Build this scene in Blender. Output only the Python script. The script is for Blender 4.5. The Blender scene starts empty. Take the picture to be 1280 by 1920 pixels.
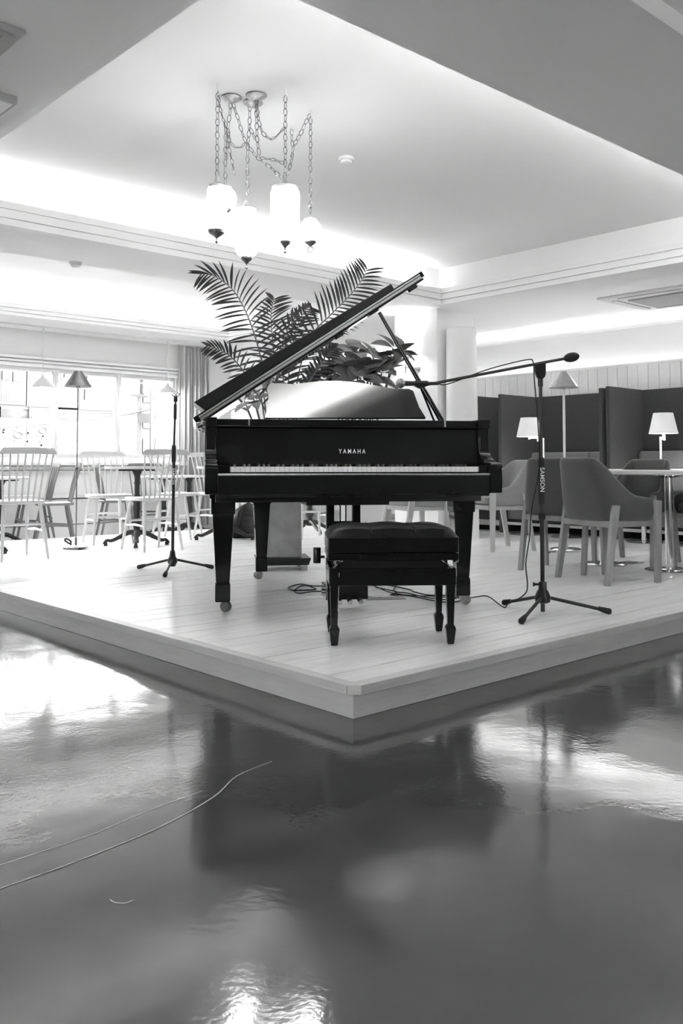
import bpy, bmesh, math, random
from mathutils import Vector, Matrix
random.seed(7)
scene = bpy.context.scene
COL = scene.collection
PI = math.pi

# ------------------------------------------------------------------ camera
F, CX, CY = 1662.8, 640.0, 794.2           # focal length and principal point in photo pixels (1280 x 1920)
PITCH, YAW = math.radians(2.714), math.radians(42.305)
S, ZC = 0.118, 0.853                        # stage height, eye height
FW = Vector((math.sin(YAW)*math.cos(PITCH), math.cos(YAW)*math.cos(PITCH), math.sin(PITCH)))
RT = Vector((math.cos(YAW), -math.sin(YAW), 0))
UP = RT.cross(FW)
CAM = Vector((0, 0, ZC))
cd = bpy.data.cameras.new('camera'); cam = bpy.data.objects.new('camera', cd); COL.objects.link(cam)
cd.sensor_fit = 'HORIZONTAL'; cd.sensor_width = 36.0; cd.lens = F*36.0/1280.0
cd.shift_y = -(960.0-CY)/1280.0; cd.clip_start = 0.05; cd.clip_end = 200
Mx = Matrix((RT, UP, -FW)).transposed().to_4x4(); Mx.translation = CAM; cam.matrix_world = Mx
scene.camera = cam

def ray(x, y): return FW + RT*((x-CX)/F) - UP*((y-CY)/F)
def onz(x, y, z): d = ray(x, y); return CAM + d*((z-ZC)/d.z)
def ony(x, y, Y): d = ray(x, y); return CAM + d*(Y/d.y)
def onx(x, y, X): d = ray(x, y); return CAM + d*(X/d.x)
def atd(x, y, dep): return CAM + ray(x, y)*dep

# ------------------------------------------------------------------ world and large lights
scene.view_settings.view_transform = 'Standard'; scene.view_settings.look = 'None'
scene.view_settings.gamma = 1.0; scene.view_settings.use_curve_mapping = False
scene.view_settings.exposure = 4.0
w = bpy.data.worlds.new('sky'); scene.world = w; w.use_nodes = True
w.node_tree.nodes['Background'].inputs[0].default_value = (1, 1, 1, 1)
w.node_tree.nodes['Background'].inputs[1].default_value = 2.3
scene.cycles.max_bounces = 10; scene.cycles.diffuse_bounces = 6; scene.cycles.glossy_bounces = 4
scene.cycles.transparent_max_bounces = 12; scene.cycles.sample_clamp_indirect = 6.0
scene.cycles.caustics_reflective = False; scene.cycles.caustics_refractive = False

def area(name, loc, sx, sy, power, direction):
    l = bpy.data.lights.new(name, 'AREA'); l.shape = 'RECTANGLE'; l.size = sx; l.size_y = sy; l.energy = power
    o = bpy.data.objects.new(name, l); COL.objects.link(o); o.location = loc
    d = Vector(direction)
    # long side (local x) kept along room x for z-facing lights, otherwise chosen by track quat
    o.rotation_euler = d.to_track_quat('-Z', 'Y').to_euler()
    return o
def strip_x(name, x0, x1, y, z, power, tilt=0.0):     # thin light tube lying along x, shining up
    l = bpy.data.lights.new(name, 'AREA'); l.shape = 'RECTANGLE'; l.size = abs(x1-x0); l.size_y = 0.02; l.energy = power
    o = bpy.data.objects.new(name, l); COL.objects.link(o); o.location = ((x0+x1)/2, y, z); o.rotation_euler = (PI+tilt, 0, 0)
def strip_y(name, y0, y1, x, z, power):
    l = bpy.data.lights.new(name, 'AREA'); l.shape = 'RECTANGLE'; l.size = 0.02; l.size_y = abs(y1-y0); l.energy = power
    o = bpy.data.objects.new(name, l); COL.objects.link(o); o.location = (x, (y0+y1)/2, z); o.rotation_euler = (PI, 0, 0)
def point(name, loc, power, r=0.04):
    l = bpy.data.lights.new(name, 'POINT'); l.energy = power; l.shadow_soft_size = r
    o = bpy.data.objects.new(name, l); COL.objects.link(o); o.location = loc

CE = 2.46                                   # soffit height
T1 = (1.65, 6.66, 2.31, 5.84)               # main ceiling tray: x0 x1 y0 y1
T2 = (-1.6, 6.53, 6.61, 9.33)               # window side tray
T3 = (0.3, 7.9, -1.6, 1.54)                 # tray above the photographer
TC = 2.868                                  # tray ceiling height
XR, YW, XL, YB = 8.75, 10.23, -2.6, -2.6    # room extents: right wall, window wall, left wall, back wall
strip_x('cove_tube_far', 1.7, 6.6, 5.955, 2.556, 0.8, -0.7)
strip_x('cove_tube_near', 1.7, 6.6, 2.195, 2.556, 5, 0.7)
strip_x('cove_tube_window_side', -1.5, 6.5, 9.445, 2.525, 2.2, -0.5)
strip_x('cove_tube_window_near', -1.5, 6.5, 6.50, 2.53, 5, 0.5)
strip_y('cove_tube_right_wall', 2.5, 10.1, 8.69, 2.385, 4)
strip_y('panel_ledge_tube', 2.5, 10.1, 8.70, 1.93, 0.35)

# ------------------------------------------------------------------ materials
MATS = {}
def mat(name, col, rough=0.5, metal=0.0, spec=0.5, noise=None, bump=None, coat=0.0, emit=0.0, aniso=None, trans=None, sheen=0.0):
    m = bpy.data.materials.new(name); m.use_nodes = True; nt = m.node_tree; b = nt.nodes['Principled BSDF']
    c = (col, col, col, 1) if not isinstance(col, tuple) else (*col, 1)
    b.inputs['Base Color'].default_value = c; b.inputs['Roughness'].default_value = rough
    b.inputs['Metallic'].default_value = metal; b.inputs['Specular IOR Level'].default_value = spec
    b.inputs['Coat Weight'].default_value = coat; b.inputs['Coat Roughness'].default_value = 0.04
    if sheen: b.inputs['Sheen Weight'].default_value = sheen; b.inputs['Sheen Roughness'].default_value = 0.6
    if emit: b.inputs['Emission Color'].default_value = (1, 1, 1, 1); b.inputs['Emission Strength'].default_value = emit
    if noise or bump:
        tc = nt.nodes.new('ShaderNodeTexCoord')
    if noise:
        sc, amt, stretch = (*noise, (1, 1, 1))[:3]
        mp = nt.nodes.new('ShaderNodeMapping'); mp.inputs['Scale'].default_value = stretch
        n = nt.nodes.new('ShaderNodeTexNoise'); n.inputs['Scale'].default_value = sc; n.inputs['Detail'].default_value = 5
        r = nt.nodes.new('ShaderNodeMapRange'); r.inputs[1].default_value = 0.25; r.inputs[2].default_value = 0.75
        r.inputs[3].default_value = max(0, c[0]*(1-amt)); r.inputs[4].default_value = min(1, c[0]*(1+amt))
        nt.links.new(tc.outputs['Object'], mp.inputs[0]); nt.links.new(mp.outputs[0], n.inputs['Vector'])
        nt.links.new(n.outputs[0], r.inputs[0])
        nt.links.new(r.outputs[0], b.inputs['Base Color'])
    if bump:
        sc, st, stretch = (*bump, (1, 1, 1))[:3]
        mp = nt.nodes.new('ShaderNodeMapping'); mp.inputs['Scale'].default_value = stretch
        n = nt.nodes.new('ShaderNodeTexNoise'); n.inputs['Scale'].default_value = sc; n.inputs['Detail'].default_value = 4
        bp = nt.nodes.new('ShaderNodeBump'); bp.inputs['Strength'].default_value = st; bp.inputs['Distance'].default_value = 0.01
        nt.links.new(tc.outputs['Object'], mp.inputs[0]); nt.links.new(mp.outputs[0], n.inputs['Vector'])
        nt.links.new(n.outputs[0], bp.inputs['Height']); nt.links.new(bp.outputs[0], b.inputs['Normal'])
    MATS[name] = m
    return m
mat('wall_paint', 0.89, 0.6, noise=(2.0, 0.02), bump=(120, 0.05))
mat('wall_grey', 0.65, 0.6, noise=(2.0, 0.05))
mat('ceiling_paint', 0.88, 0.7, bump=(90, 0.04))
mat('moulding_paint', 0.85, 0.45)
mat('panel_paint', 0.84, 0.5, noise=(6, 0.04, (1, 1, 0.2)))
mat('valance_paint', 0.74, 0.6)
mat('plank_paint', 0.90, 0.28, noise=(7, 0.13, (0.5, 6, 6)), bump=(14, 0.25, (0.4, 6, 6)))
mat('edge_paint', 0.68, 0.42, noise=(10, 0.07, (0.6, 0.6, 4)), bump=(22, 0.15, (0.4, 0.4, 4)))
mat('black_lacquer', 0.012, 0.06, spec=0.4, coat=0.0, noise=(3, 0.15))
mat('black_satin', 0.012, 0.32, noise=(40, 0.2))
mat('black_metal', 0.015, 0.35, metal=0.0, spec=0.5, noise=(60, 0.2))
mat('black_rubber', 0.012, 0.7, noise=(50, 0.2))
mat('leather', 0.006, 0.34, spec=0.25, bump=(180, 0.18), noise=(20, 0.2))
mat('ivory_key', 0.92, 0.22, noise=(5, 0.02))
mat('ebony_key', 0.03, 0.35, noise=(30, 0.2))
mat('brass', 0.75, 0.2, metal=1.0, noise=(20, 0.05))
mat('chrome', 0.72, 0.12, metal=1.0, noise=(12, 0.05))
mat('brushed_steel', 0.62, 0.32, metal=1.0, noise=(60, 0.15, (1, 1, 0.05)))
mat('steel_grey', 0.16, 0.35, metal=0.7, noise=(60, 0.15, (1, 1, 0.05)))
mat('mirror_lacquer', 0.13, 0.09, metal=1.0, noise=(1.5, 0.03))
mat('lid_edge', 0.55, 0.22, metal=0.6, noise=(40, 0.15, (0.1, 4, 4)))
mat('white_lacquer', 0.66, 0.35, noise=(14, 0.04, (1, 1, 0.3)))
mat('pale_wood', 0.62, 0.45, noise=(12, 0.1, (1, 1, 0.15)))
mat('grey_wood', 0.20, 0.5, noise=(14, 0.2, (1, 1, 0.15)))
mat('chair_wood', 0.34, 0.45, noise=(20, 0.2, (1, 1, 0.12)), bump=(40, 0.05, (1, 1, 0.1)))
mat('chair_wood_light', 0.48, 0.45, noise=(20, 0.15, (1, 1, 0.12)))
mat('felt_dark', 0.055, 0.95, noise=(160, 0.35), bump=(300, 0.25), sheen=0.15)
mat('wool_dark', 0.060, 0.95, noise=(220, 0.35), bump=(320, 0.3), sheen=0.35)
mat('wool_light', 0.30, 0.95, noise=(220, 0.25), bump=(320, 0.3), sheen=0.3)
mat('sofa_fabric', 0.19, 0.95, noise=(200, 0.25), bump=(300, 0.3), sheen=0.25)
mat('table_top', 0.70, 0.35, noise=(8, 0.03))
mat('cast_iron', 0.02, 0.5, noise=(40, 0.3), bump=(60, 0.2))
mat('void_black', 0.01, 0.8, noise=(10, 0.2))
mat('lamp_fabric', 0.75, 0.8, noise=(80, 0.05, (4, 4, 0.3)), emit=0.08)
mat('lamp_fabric_lit', 0.72, 0.8, noise=(80, 0.04, (4, 4, 0.3)), emit=0.02)
mat('white_metal', 0.75, 0.35, noise=(10, 0.03))
mat('aged_silver', 0.22, 0.35, metal=0.9, noise=(60, 0.4))
mat('canopy_silver', 0.45, 0.4, metal=0.6, noise=(50, 0.3))
mat('palm_leaf', 0.030, 0.42, noise=(25, 0.35))
mat('palm_stem', 0.10, 0.5, noise=(30, 0.3))
mat('broad_leaf', 0.14, 0.35, noise=(18, 0.45))
mat('pale_leaf', 0.33, 0.45, noise=(20, 0.35))
mat('bark', 0.12, 0.8, noise=(40, 0.3), bump=(60, 0.3))
mat('soil', 0.04, 0.9, noise=(60, 0.4), bump=(80, 0.5))
mat('stone_pot', 0.33, 0.7, noise=(9, 0.22), bump=(60, 0.1))
mat('white_pot', 0.68, 0.4, noise=(5, 0.03))
mat('curtain', 0.55, 0.85, noise=(60, 0.12, (1, 1, 0.1)))
mat('ac_plastic', 0.66, 0.4, noise=(6, 0.03))
mat('ac_grille', 0.34, 0.5, noise=(90, 0.2))
mat('vent_grey', 0.42, 0.5, noise=(10, 0.05))
mat('vent_dark', 0.12, 0.5, noise=(10, 0.1))
mat('facade_white', 0.026, 0.7, noise=(1.2, 0.05))
mat('facade_grey', 0.0155, 0.7, noise=(2, 0.1))
mat('facade_glass', 0.0105, 0.2, noise=(3, 0.25))
mat('sign_white', 0.027, 0.5, noise=(3, 0.02))
mat('sign_letter', 0.0145, 0.5, noise=(10, 0.05))
mat('sign_letter_pale', 0.0185, 0.5, noise=(10, 0.05))
mat('street', 0.1, 0.8, noise=(2, 0.1))
mat('letter_white', 0.85, 0.4, noise=(10, 0.02))
mat('mic_grille', 0.35, 0.35, metal=0.9, noise=(400, 0.5), bump=(500, 0.6))
mat('bag_nylon', 0.012, 0.45, noise=(12, 0.5), bump=(25, 0.6))
mat('floor_scratch', 0.50, 0.3, noise=(5, 0.2))
mat('glass_shade', 0.85, 0.25, noise=(30, 0.04), emit=1.3)
mat('glass_shade_low', 0.80, 0.25, noise=(30, 0.06), emit=1.2)

def glass():
    m = bpy.data.materials.new('window_glass'); m.use_nodes = True; nt = m.node_tree
    nt.nodes.remove(nt.nodes['Principled BSDF'])
    t = nt.nodes.new('ShaderNodeBsdfTransparent'); g = nt.nodes.new('ShaderNodeBsdfGlossy'); g.inputs['Roughness'].default_value = 0.02
    lw = nt.nodes.new('ShaderNodeLayerWeight'); lw.inputs['Blend'].default_value = 0.25
    n = nt.nodes.new('ShaderNodeTexNoise'); n.inputs['Scale'].default_value = 0.8
    mr = nt.nodes.new('ShaderNodeMapRange'); mr.inputs[3].default_value = 0.92; mr.inputs[4].default_value = 1.0
    nt.links.new(n.outputs[0], mr.inputs[0]); nt.links.new(mr.outputs[0], t.inputs['Color'])
    mx = nt.nodes.new('ShaderNodeMixShader'); nt.links.new(lw.outputs['Fresnel'], mx.inputs[0])
    nt.links.new(t.outputs[0], mx.inputs[1]); nt.links.new(g.outputs[0], mx.inputs[2])
    nt.links.new(mx.outputs[0], nt.nodes['Material Output'].inputs[0]); MATS['window_glass'] = m
glass()

def floor_mat():
    m = bpy.data.materials.new('epoxy_floor'); m.use_nodes = True; nt = m.node_tree; b = nt.nodes['Principled BSDF']
    tc = nt.nodes.new('ShaderNodeTexCoord')
    def nz(sc, det=4, dist=0.0):
        n = nt.nodes.new('ShaderNodeTexNoise'); n.inputs['Scale'].default_value = sc; n.inputs['Detail'].default_value = det
        n.inputs['Distortion'].default_value = dist; nt.links.new(tc.outputs['Object'], n.inputs['Vector']); return n
    def mr(src, a, c, lo, hi):
        r = nt.nodes.new('ShaderNodeMapRange'); r.inputs[1].default_value = a; r.inputs[2].default_value = c
        r.inputs[3].default_value = lo; r.inputs[4].default_value = hi; nt.links.new(src, r.inputs[0]); return r
    base = mr(nz(1.3, 6, 0.6).outputs[0], 0.3, 0.7, 0.072, 0.105)
    nt.links.new(base.outputs[0], b.inputs['Base Color'])
    rough = mr(nz(2.2, 5, 0.4).outputs[0], 0.3, 0.7, 0.07, 0.14)
    nt.links.new(rough.outputs[0], b.inputs['Roughness'])
    b.inputs['Specular IOR Level'].default_value = 0.95
    bp1 = nt.nodes.new('ShaderNodeBump'); bp1.inputs['Strength'].default_value = 0.10; bp1.inputs['Distance'].default_value = 0.02
    nt.links.new(nz(3.5, 2).outputs[0], bp1.inputs['Height'])
    bp2 = nt.nodes.new('ShaderNodeBump'); bp2.inputs['Strength'].default_value = 0.06; bp2.inputs['Distance'].default_value = 0.004
    nt.links.new(nz(55, 3).outputs[0], bp2.inputs['Height']); nt.links.new(bp1.outputs[0], bp2.inputs['Normal'])
    nt.links.new(bp2.outputs[0], b.inputs['Normal'])
    MATS['epoxy_floor'] = m
floor_mat()

# ------------------------------------------------------------------ mesh helpers
class MB:
    def __init__(s): s.v = []; s.f = []
    def add(s, vs, fs):
        o = len(s.v); s.v += [tuple(p) for p in vs]; s.f += [tuple(i+o for i in q) for q in fs]; return s
    def box(s, x0, x1, y0, y1, z0, z1):
        return s.add([(x0,y0,z0),(x1,y0,z0),(x1,y1,z0),(x0,y1,z0),(x0,y0,z1),(x1,y0,z1),(x1,y1,z1),(x0,y1,z1)],
              [(3,2,1,0),(4,5,6,7),(0,1,5,4),(1,2,6,5),(2,3,7,6),(3,0,4,7)])
    def hexa(s, b, t):      # bottom quad, top quad (both counter-clockwise seen from above)
        return s.add(list(b)+list(t), [(3,2,1,0),(4,5,6,7),(0,1,5,4),(1,2,6,5),(2,3,7,6),(3,0,4,7)])
    def leg(s, p0, w0, p1, w1):     # square tapered leg from p0 (bottom) to p1 (top)
        q = lambda p, a: [(p[0]-a/2,p[1]-a/2,p[2]),(p[0]+a/2,p[1]-a/2,p[2]),(p[0]+a/2,p[1]+a/2,p[2]),(p[0]-a/2,p[1]+a/2,p[2])]
        return s.hexa(q(p0,w0), q(p1,w1))
    def prism(s, pts, h, axis='z', a=0.0):   # 2-D outline extruded from a to a+h along axis
        n = len(pts)
        def P(p, k):
            return {'z': (p[0],p[1],k), 'y': (p[0],k,p[1]), 'x': (k,p[0],p[1])}[axis]
        vs = [P(p,a) for p in pts]+[P(p,a+h) for p in pts]
        fs = [tuple(reversed(range(n))), tuple(range(n,2*n))]+[(i,(i+1)%n,n+(i+1)%n,n+i) for i in range(n)]
        return s.add(vs, fs)
    def tube(s, pts, r, n=8, closed=False):
        pts = [Vector(p) for p in pts]; m = len(pts); rs = r if isinstance(r, (list,tuple)) else [r]*m
        rings = []; prev = None
        for i, p in enumerate(pts):
            if closed: t = pts[(i+1)%m]-pts[i-1]
            else: t = pts[min(i+1,m-1)]-pts[max(i-1,0)]
            t.normalize()
            if prev is None:
                a = Vector((0,0,1)) if abs(t.z)<0.9 else Vector((1,0,0)); u = t.cross(a).normalized()
            else: u = (prev - t*prev.dot(t)).normalized()
            prev = u; w_ = t.cross(u)
            rings.append([p+u*(rs[i]*math.cos(2*PI*k/n))+w_*(rs[i]*math.sin(2*PI*k/n)) for k in range(n)])
        vs = [q for R in rings for q in R]; fs = []
        for i in range(m if closed else m-1):
            j = (i+1)%m
            for k in range(n): fs.append((i*n+k, i*n+(k+1)%n, j*n+(k+1)%n, j*n+k))
        if not closed: fs += [tuple(reversed(range(n))), tuple(range((m-1)*n, m*n))]
        return s.add(vs, fs)
    def lathe(s, prof, c=(0,0,0), n=20, sx=1.0, sy=1.0):
        vs = []; m = len(prof)
        for r, z in prof:
            vs += [(c[0]+r*sx*math.cos(2*PI*k/n), c[1]+r*sy*math.sin(2*PI*k/n), c[2]+z) for k in range(n)]
        fs = [(i*n+k, i*n+(k+1)%n, (i+1)*n+(k+1)%n, (i+1)*n+k) for i in range(m-1) for k in range(n)]
        if prof[0][0] > 1e-6: fs.append(tuple(reversed(range(n))))
        if prof[-1][0] > 1e-6: fs.append(tuple(range((m-1)*n, m*n)))
        return s.add(vs, fs)
    def sphere(s, c, r, n=14, m=9, sx=1, sy=1, sz=1):
        prof = [(max(r*math.sin(PI*i/m),1e-4), -r*math.cos(PI*i/m)*sz) for i in range(m+1)]
        return s.lathe(prof, c, n, sx, sy)
    def grid(s, rows):
        a, b = len(rows), len(rows[0])
        return s.add([p for R in rows for p in R], [(i*b+j, i*b+j+1, (i+1)*b+j+1, (i+1)*b+j) for i in range(a-1) for j in range(b-1)])
    def mesh(s, name, m, smooth=False):
        me = bpy.data.meshes.new(name); me.from_pydata(s.v, [], s.f); me.update()
        bm = bmesh.new(); bm.from_mesh(me); bmesh.ops.recalc_face_normals(bm, faces=bm.faces); bm.to_mesh(me); bm.free()
        if smooth:
            me.polygons.foreach_set('use_smooth', [True]*len(me.polygons))
            try: me.set_sharp_from_angle(angle=math.radians(38))
            except Exception: pass
        me.materials.append(MATS[m]); return me
    def build(s, name, m, parent=None, smooth=False, bevel=0.0, seg=2, solid=0.0, sub=0):
        o = bpy.data.objects.new(name, s.mesh(name, m, smooth)); COL.objects.link(o)
        if parent: o.parent = parent
        if solid:
            md = o.modifiers.new('solid', 'SOLIDIFY'); md.thickness = solid; md.offset = 0
        if sub:
            md = o.modifiers.new('sub', 'SUBSURF'); md.levels = sub; md.render_levels = sub
        if bevel:
            md = o.modifiers.new('bevel', 'BEVEL'); md.width = bevel; md.segments = seg; md.limit_method = 'ANGLE'; md.angle_limit = math.radians(40)
        return o
def tag(o, label, cat, group=None):
    o['label'] = label; o['category'] = cat
    if group: o['group'] = group
    return o
def thing(name, label, cat, loc=(0,0,0), rz=0.0, group=None):
    o = bpy.data.objects.new(name, None); o.empty_display_size = 0.1; COL.objects.link(o)
    o.location = loc; o.rotation_euler = (0, 0, rz); return tag(o, label, cat, group)
def struct(o): o['kind'] = 'structure'; return o
def copy_tree(o, parent=None):
    c = o.copy(); COL.objects.link(c)
    if parent: c.parent = parent
    for ch in list(o.children): copy_tree(ch, c)
    return c
def face_dir(dx, dy):       # rotation that turns local +y towards (dx, dy)
    return math.atan2(dy, dx)-PI/2
def arc_pts(pts, n=6):      # Catmull-Rom through points
    P = [Vector(p) for p in pts]; out = []
    for i in range(len(P)-1):
        a = P[max(i-1,0)]; b = P[i]; c = P[i+1]; d = P[min(i+2,len(P)-1)]
        for k in range(n):
            t = k/n
            out.append(0.5*((2*b)+(c-a)*t+(2*a-5*b+4*c-d)*t*t+(3*b-a-3*c+d)*t**3))
    out.append(P[-1]); return out

# ------------------------------------------------------------------ the room
struct(MB().box(XL, XR+0.1, YB, YW+0.2, -0.1, 0.0).build('floor', 'epoxy_floor'))
fl = bpy.data.objects['floor']
def floor_line(pix, wd):
    P = arc_pts([onz(x, y, 0.0) for x, y in pix], 5); up = []; dn = []
    for i, p in enumerate(P):
        t = (P[min(i+1,len(P)-1)]-P[max(i-1,0)]).normalized(); nrm = Vector((-t.y, t.x, 0)); wv = wd*(0.35+0.65*math.sin(PI*(i+0.5)/len(P)))
        up.append(p+nrm*wv+Vector((0,0,.0012))); dn.append(p-nrm*wv+Vector((0,0,.0012)))
    MB().grid([up, dn]).build('scratch_mark', 'floor_scratch', fl)
floor_line([(-40,1682),(0,1667),(150,1613),(300,1551),(400,1495),(445,1455),(510,1428)], 0.0022)
floor_line([(-30,1632),(60,1603),(170,1566),(280,1520),(380,1483)], 0.0013)
floor_line([(206,1687),(215,1693),(235,1694),(250,1688)], 0.0011)

struct(MB().box(XL, XR, 8.69, YW-0.2, 0.0, 0.006).build('floor_bounce_slab', 'plank_paint'))  # unseen pale slab added over the dark floor to bounce light
# stage: core, planks, edge boards, fascia
SX0, SY0, SY1 = 2.04, 2.18, 8.66
st = struct(MB().box(SX0+0.046, XR, SY0+0.051, SY1-0.02, 0.0, S-0.022).build('floor_stage', 'edge_paint'))
pw = (SY1-SY0-0.06)/50.0
pm = {}
for i in range(50):
    y0 = SY0+0.05+i*pw; xj = random.uniform(3.6, 7.2)
    if y0+pw > SY1: break
    for (a, b) in ((SX0+0.045, xj), (xj, XR-0.01)):
        dz = random.uniform(-0.0008, 0.0008)
        o = MB().box(a+0.0012, b-0.0012, y0+0.0016, y0+pw-0.0016, S-0.022, S+dz).build('plank', 'plank_paint', st)
        o.location.z = 0
ch = 0.035
lip = MB().prism([(SX0, SY0+ch+0.002), (SX0+0.045, SY0+0.05), (SX0+0.045, SY1), (SX0, SY1)], 0.034, 'z', S-0.034)
lip.build('edge_board', 'edge_paint', st, bevel=0.002)
lip = MB().prism([(SX0+0.001, SY0+ch), (SX0+ch, SY0+0.001), (XR, SY0+0.001), (XR, SY0+0.05), (SX0+0.045, SY0+0.05)], 0.034, 'z', S-0.034)
lip.build('edge_board', 'edge_paint', st, bevel=0.002)
MB().box(SX0, XR, SY1-0.03, SY1+0.02, S-0.034, S).build('edge_board', 'edge_paint', st, bevel=0.002)
MB().box(SX0+0.028, SX0+0.045, SY0+0.033, SY1, 0.001, S-0.034).build('fascia_board', 'edge_paint', st)
MB().box(SX0+0.045, XR, SY0+0.033, SY0+0.05, 0.001, S-0.034).build('fascia_board', 'edge_paint', st)
MB().box(SX0+0.02, XR, SY1-0.01, SY1+0.004, 0.001, S-0.034).build('fascia_board', 'edge_paint', st)

# walls
struct(MB().box(XR+0.02, XR+0.2, YB, YW+0.2, 0, 3.2).build('wall_right', 'wall_paint'))
wr = bpy.data.objects['wall_right']
FILL_LWY = [1.2, 1.92]  # unseen window added to throw side light on the stage edge
wl = MB().box(XL-0.2, XL, YB, YW+0.2, 0, 0.7).box(XL-0.2, XL, YB, YW+0.2, 2.2, 3.2).box(XL-0.2, XL, YB, FILL_LWY[0], 0.7, 2.2).box(XL-0.2, XL, FILL_LWY[-1], YW+0.2, 0.7, 2.2)
struct(wl.build('wall_left', 'wall_grey'))
for i in range(len(FILL_LWY)-1):
    a, b = FILL_LWY[i], FILL_LWY[i+1]; f = 0.05
    wf = MB().box(XL-0.12, XL-0.04, a, a+f, 0.7, 2.2).box(XL-0.12, XL-0.04, b-f, b, 0.7, 2.2).box(XL-0.12, XL-0.04, a+f, b-f, 0.7, 0.76).box(XL-0.12, XL-0.04, a+f, b-f, 2.14, 2.2)
    o = struct(wf.build('window_%d' % (i+21), 'white_lacquer', bevel=0.004))
    MB().box(XL-0.084, XL-0.078, a+f, b-f, 0.76, 2.14).build('pane', 'window_glass', o)
FILL_BWX = [3.2, 3.60]  # narrow unseen window added to light the keys and stage front
wb = MB().box(XL-0.2, XR+0.2, YB-0.2, YB, 0, 0.5).box(XL-0.2, XR+0.2, YB-0.2, YB, 2.25, 3.2).box(XL-0.2, FILL_BWX[0], YB-0.2, YB, 0.5, 2.25).box(FILL_BWX[-1], XR+0.2, YB-0.2, YB, 0.5, 2.25)
struct(wb.build('wall_back', 'wall_grey'))
for i in range(len(FILL_BWX)-1):
    a, b = FILL_BWX[i], FILL_BWX[i+1]; f = 0.05
    wf = MB().box(a, a+f, YB-0.12, YB-0.04, 0.5, 2.25).box(b-f, b, YB-0.12, YB-0.04, 0.5, 2.25).box(a+f, b-f, YB-0.12, YB-0.04, 0.5, 0.56).box(a+f, b-f, YB-0.12, YB-0.04, 2.19, 2.25)
    o = struct(wf.build('window_%d' % (i+31), 'white_lacquer', bevel=0.004))
    MB().box(a+f, b-f, YB-0.084, YB-0.078, 0.56, 2.19).build('pane', 'window_glass', o)
# window wall with openings
WX = [-1.05, -0.21, 0.63, 1.47, 2.31, 2.98, 3.82, 4.65, 5.49, 6.32]
WZ0, WZ1 = 0.95, 2.03
ww = MB().box(XL, XR+0.1, YW, YW+0.2, 0, WZ0).box(XL, XR+0.1, YW, YW+0.2, WZ1, 3.2)
ww.box(XL, WX[0], YW, YW+0.2, WZ0, WZ1).box(WX[-1], XR+0.1, YW, YW+0.2, WZ0, WZ1)
ww = struct(ww.build('wall_window', 'wall_paint'))
for i in range(len(WX)-1):
    a, b = WX[i], WX[i+1]; f = 0.035
    wf = MB().box(a, a+f, YW+0.02, YW+0.10, WZ0, WZ1).box(b-f, b, YW+0.02, YW+0.10, WZ0, WZ1)
    wf.box(a+f, b-f, YW+0.02, YW+0.10, WZ0, WZ0+0.045).box(a+f, b-f, YW+0.02, YW+0.10, WZ1-0.05, WZ1)
    o = struct(wf.build('window_%d' % (i+1), 'white_lacquer', bevel=0.004))
    MB().box(a+f, b-f, YW+0.055, YW+0.061, WZ0+0.045, WZ1-0.05).build('pane', 'window_glass', o)
tr = MB().box(XL, 6.34, YW-0.06, YW, 2.115, 2.145).box(XL, 6.34, YW-0.04, YW, 2.075, 2.10).box(XL, 6.34, YW-0.03, YW, 2.02, 2.06)
struct(tr.build('trim_1', 'moulding_paint', bevel=0.004))
MB().box(XL, 6.34, YW-0.025, YW, 2.145, CE).build('valance_board', 'valance_paint', ww)
tr = MB().box(XL, 6.4, YW-0.16, YW+0.03, 0.855, 0.90).box(XL, 6.4, YW-0.05, YW, 0.80, 0.845).box(XL, 6.4, YW-0.10, YW, 0.775, 0.79)
struct(tr.build('trim_2', 'moulding_paint', bevel=0.004))
tr = MB().box(XL, 6.4, YW-0.26, YW, 0.47, 0.51).box(XL, 6.4, YW-0.22, YW, 0.16, 0.455)
struct(tr.build('trim_3', 'moulding_paint', bevel=0.004))
struct(MB().box(XL, 6.4, YW-0.24, YW, 0, 0.15).build('baseboard_window', 'moulding_paint', bevel=0.004))
# right wall: boarded dado, ledge and cove lip
y = 2.3; k = 0
while y < YW-0.02:
    y1 = min(y+0.12, YW)
    MB().box(XR-0.115, XR-0.10, y+0.0025, y1-0.0025, 0.2, 1.925).build('wall_board', 'panel_paint', wr, bevel=0.002)
    y = y1
MB().box(XR-0.10, XR-0.085, 2.3, YW, 0.2, 1.93).build('board_backing', 'panel_paint', wr)
MB().box(XR-0.12, XR-0.085, 2.3, YW, 1.918, 1.945).build('ledge_cap', 'panel_paint', wr, bevel=0.003)
MB().box(XR-0.085, XR+0.02, 2.3, YW, 1.86, 1.875).build('ledge_floor', 'panel_paint', wr)
MB().box(XR-0.10, XR+0.02, 2.3, YW, 2.345, 2.36).box(XR-0.115, XR-0.10, 2.3, YW, 2.345, 2.42).build('cove_lip', 'wall_paint', wr)
# columns
struct(MB().box(6.78, 7.36, 6.0, 6.61, 0.0, CE+0.02).build('wall_column_middle', 'wall_paint', bevel=0.004))
struct(MB().box(6.75, 7.36, 8.97, 9.57, 0.0, CE+0.02).build('wall_column_corner', 'wall_paint', bevel=0.004))

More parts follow.
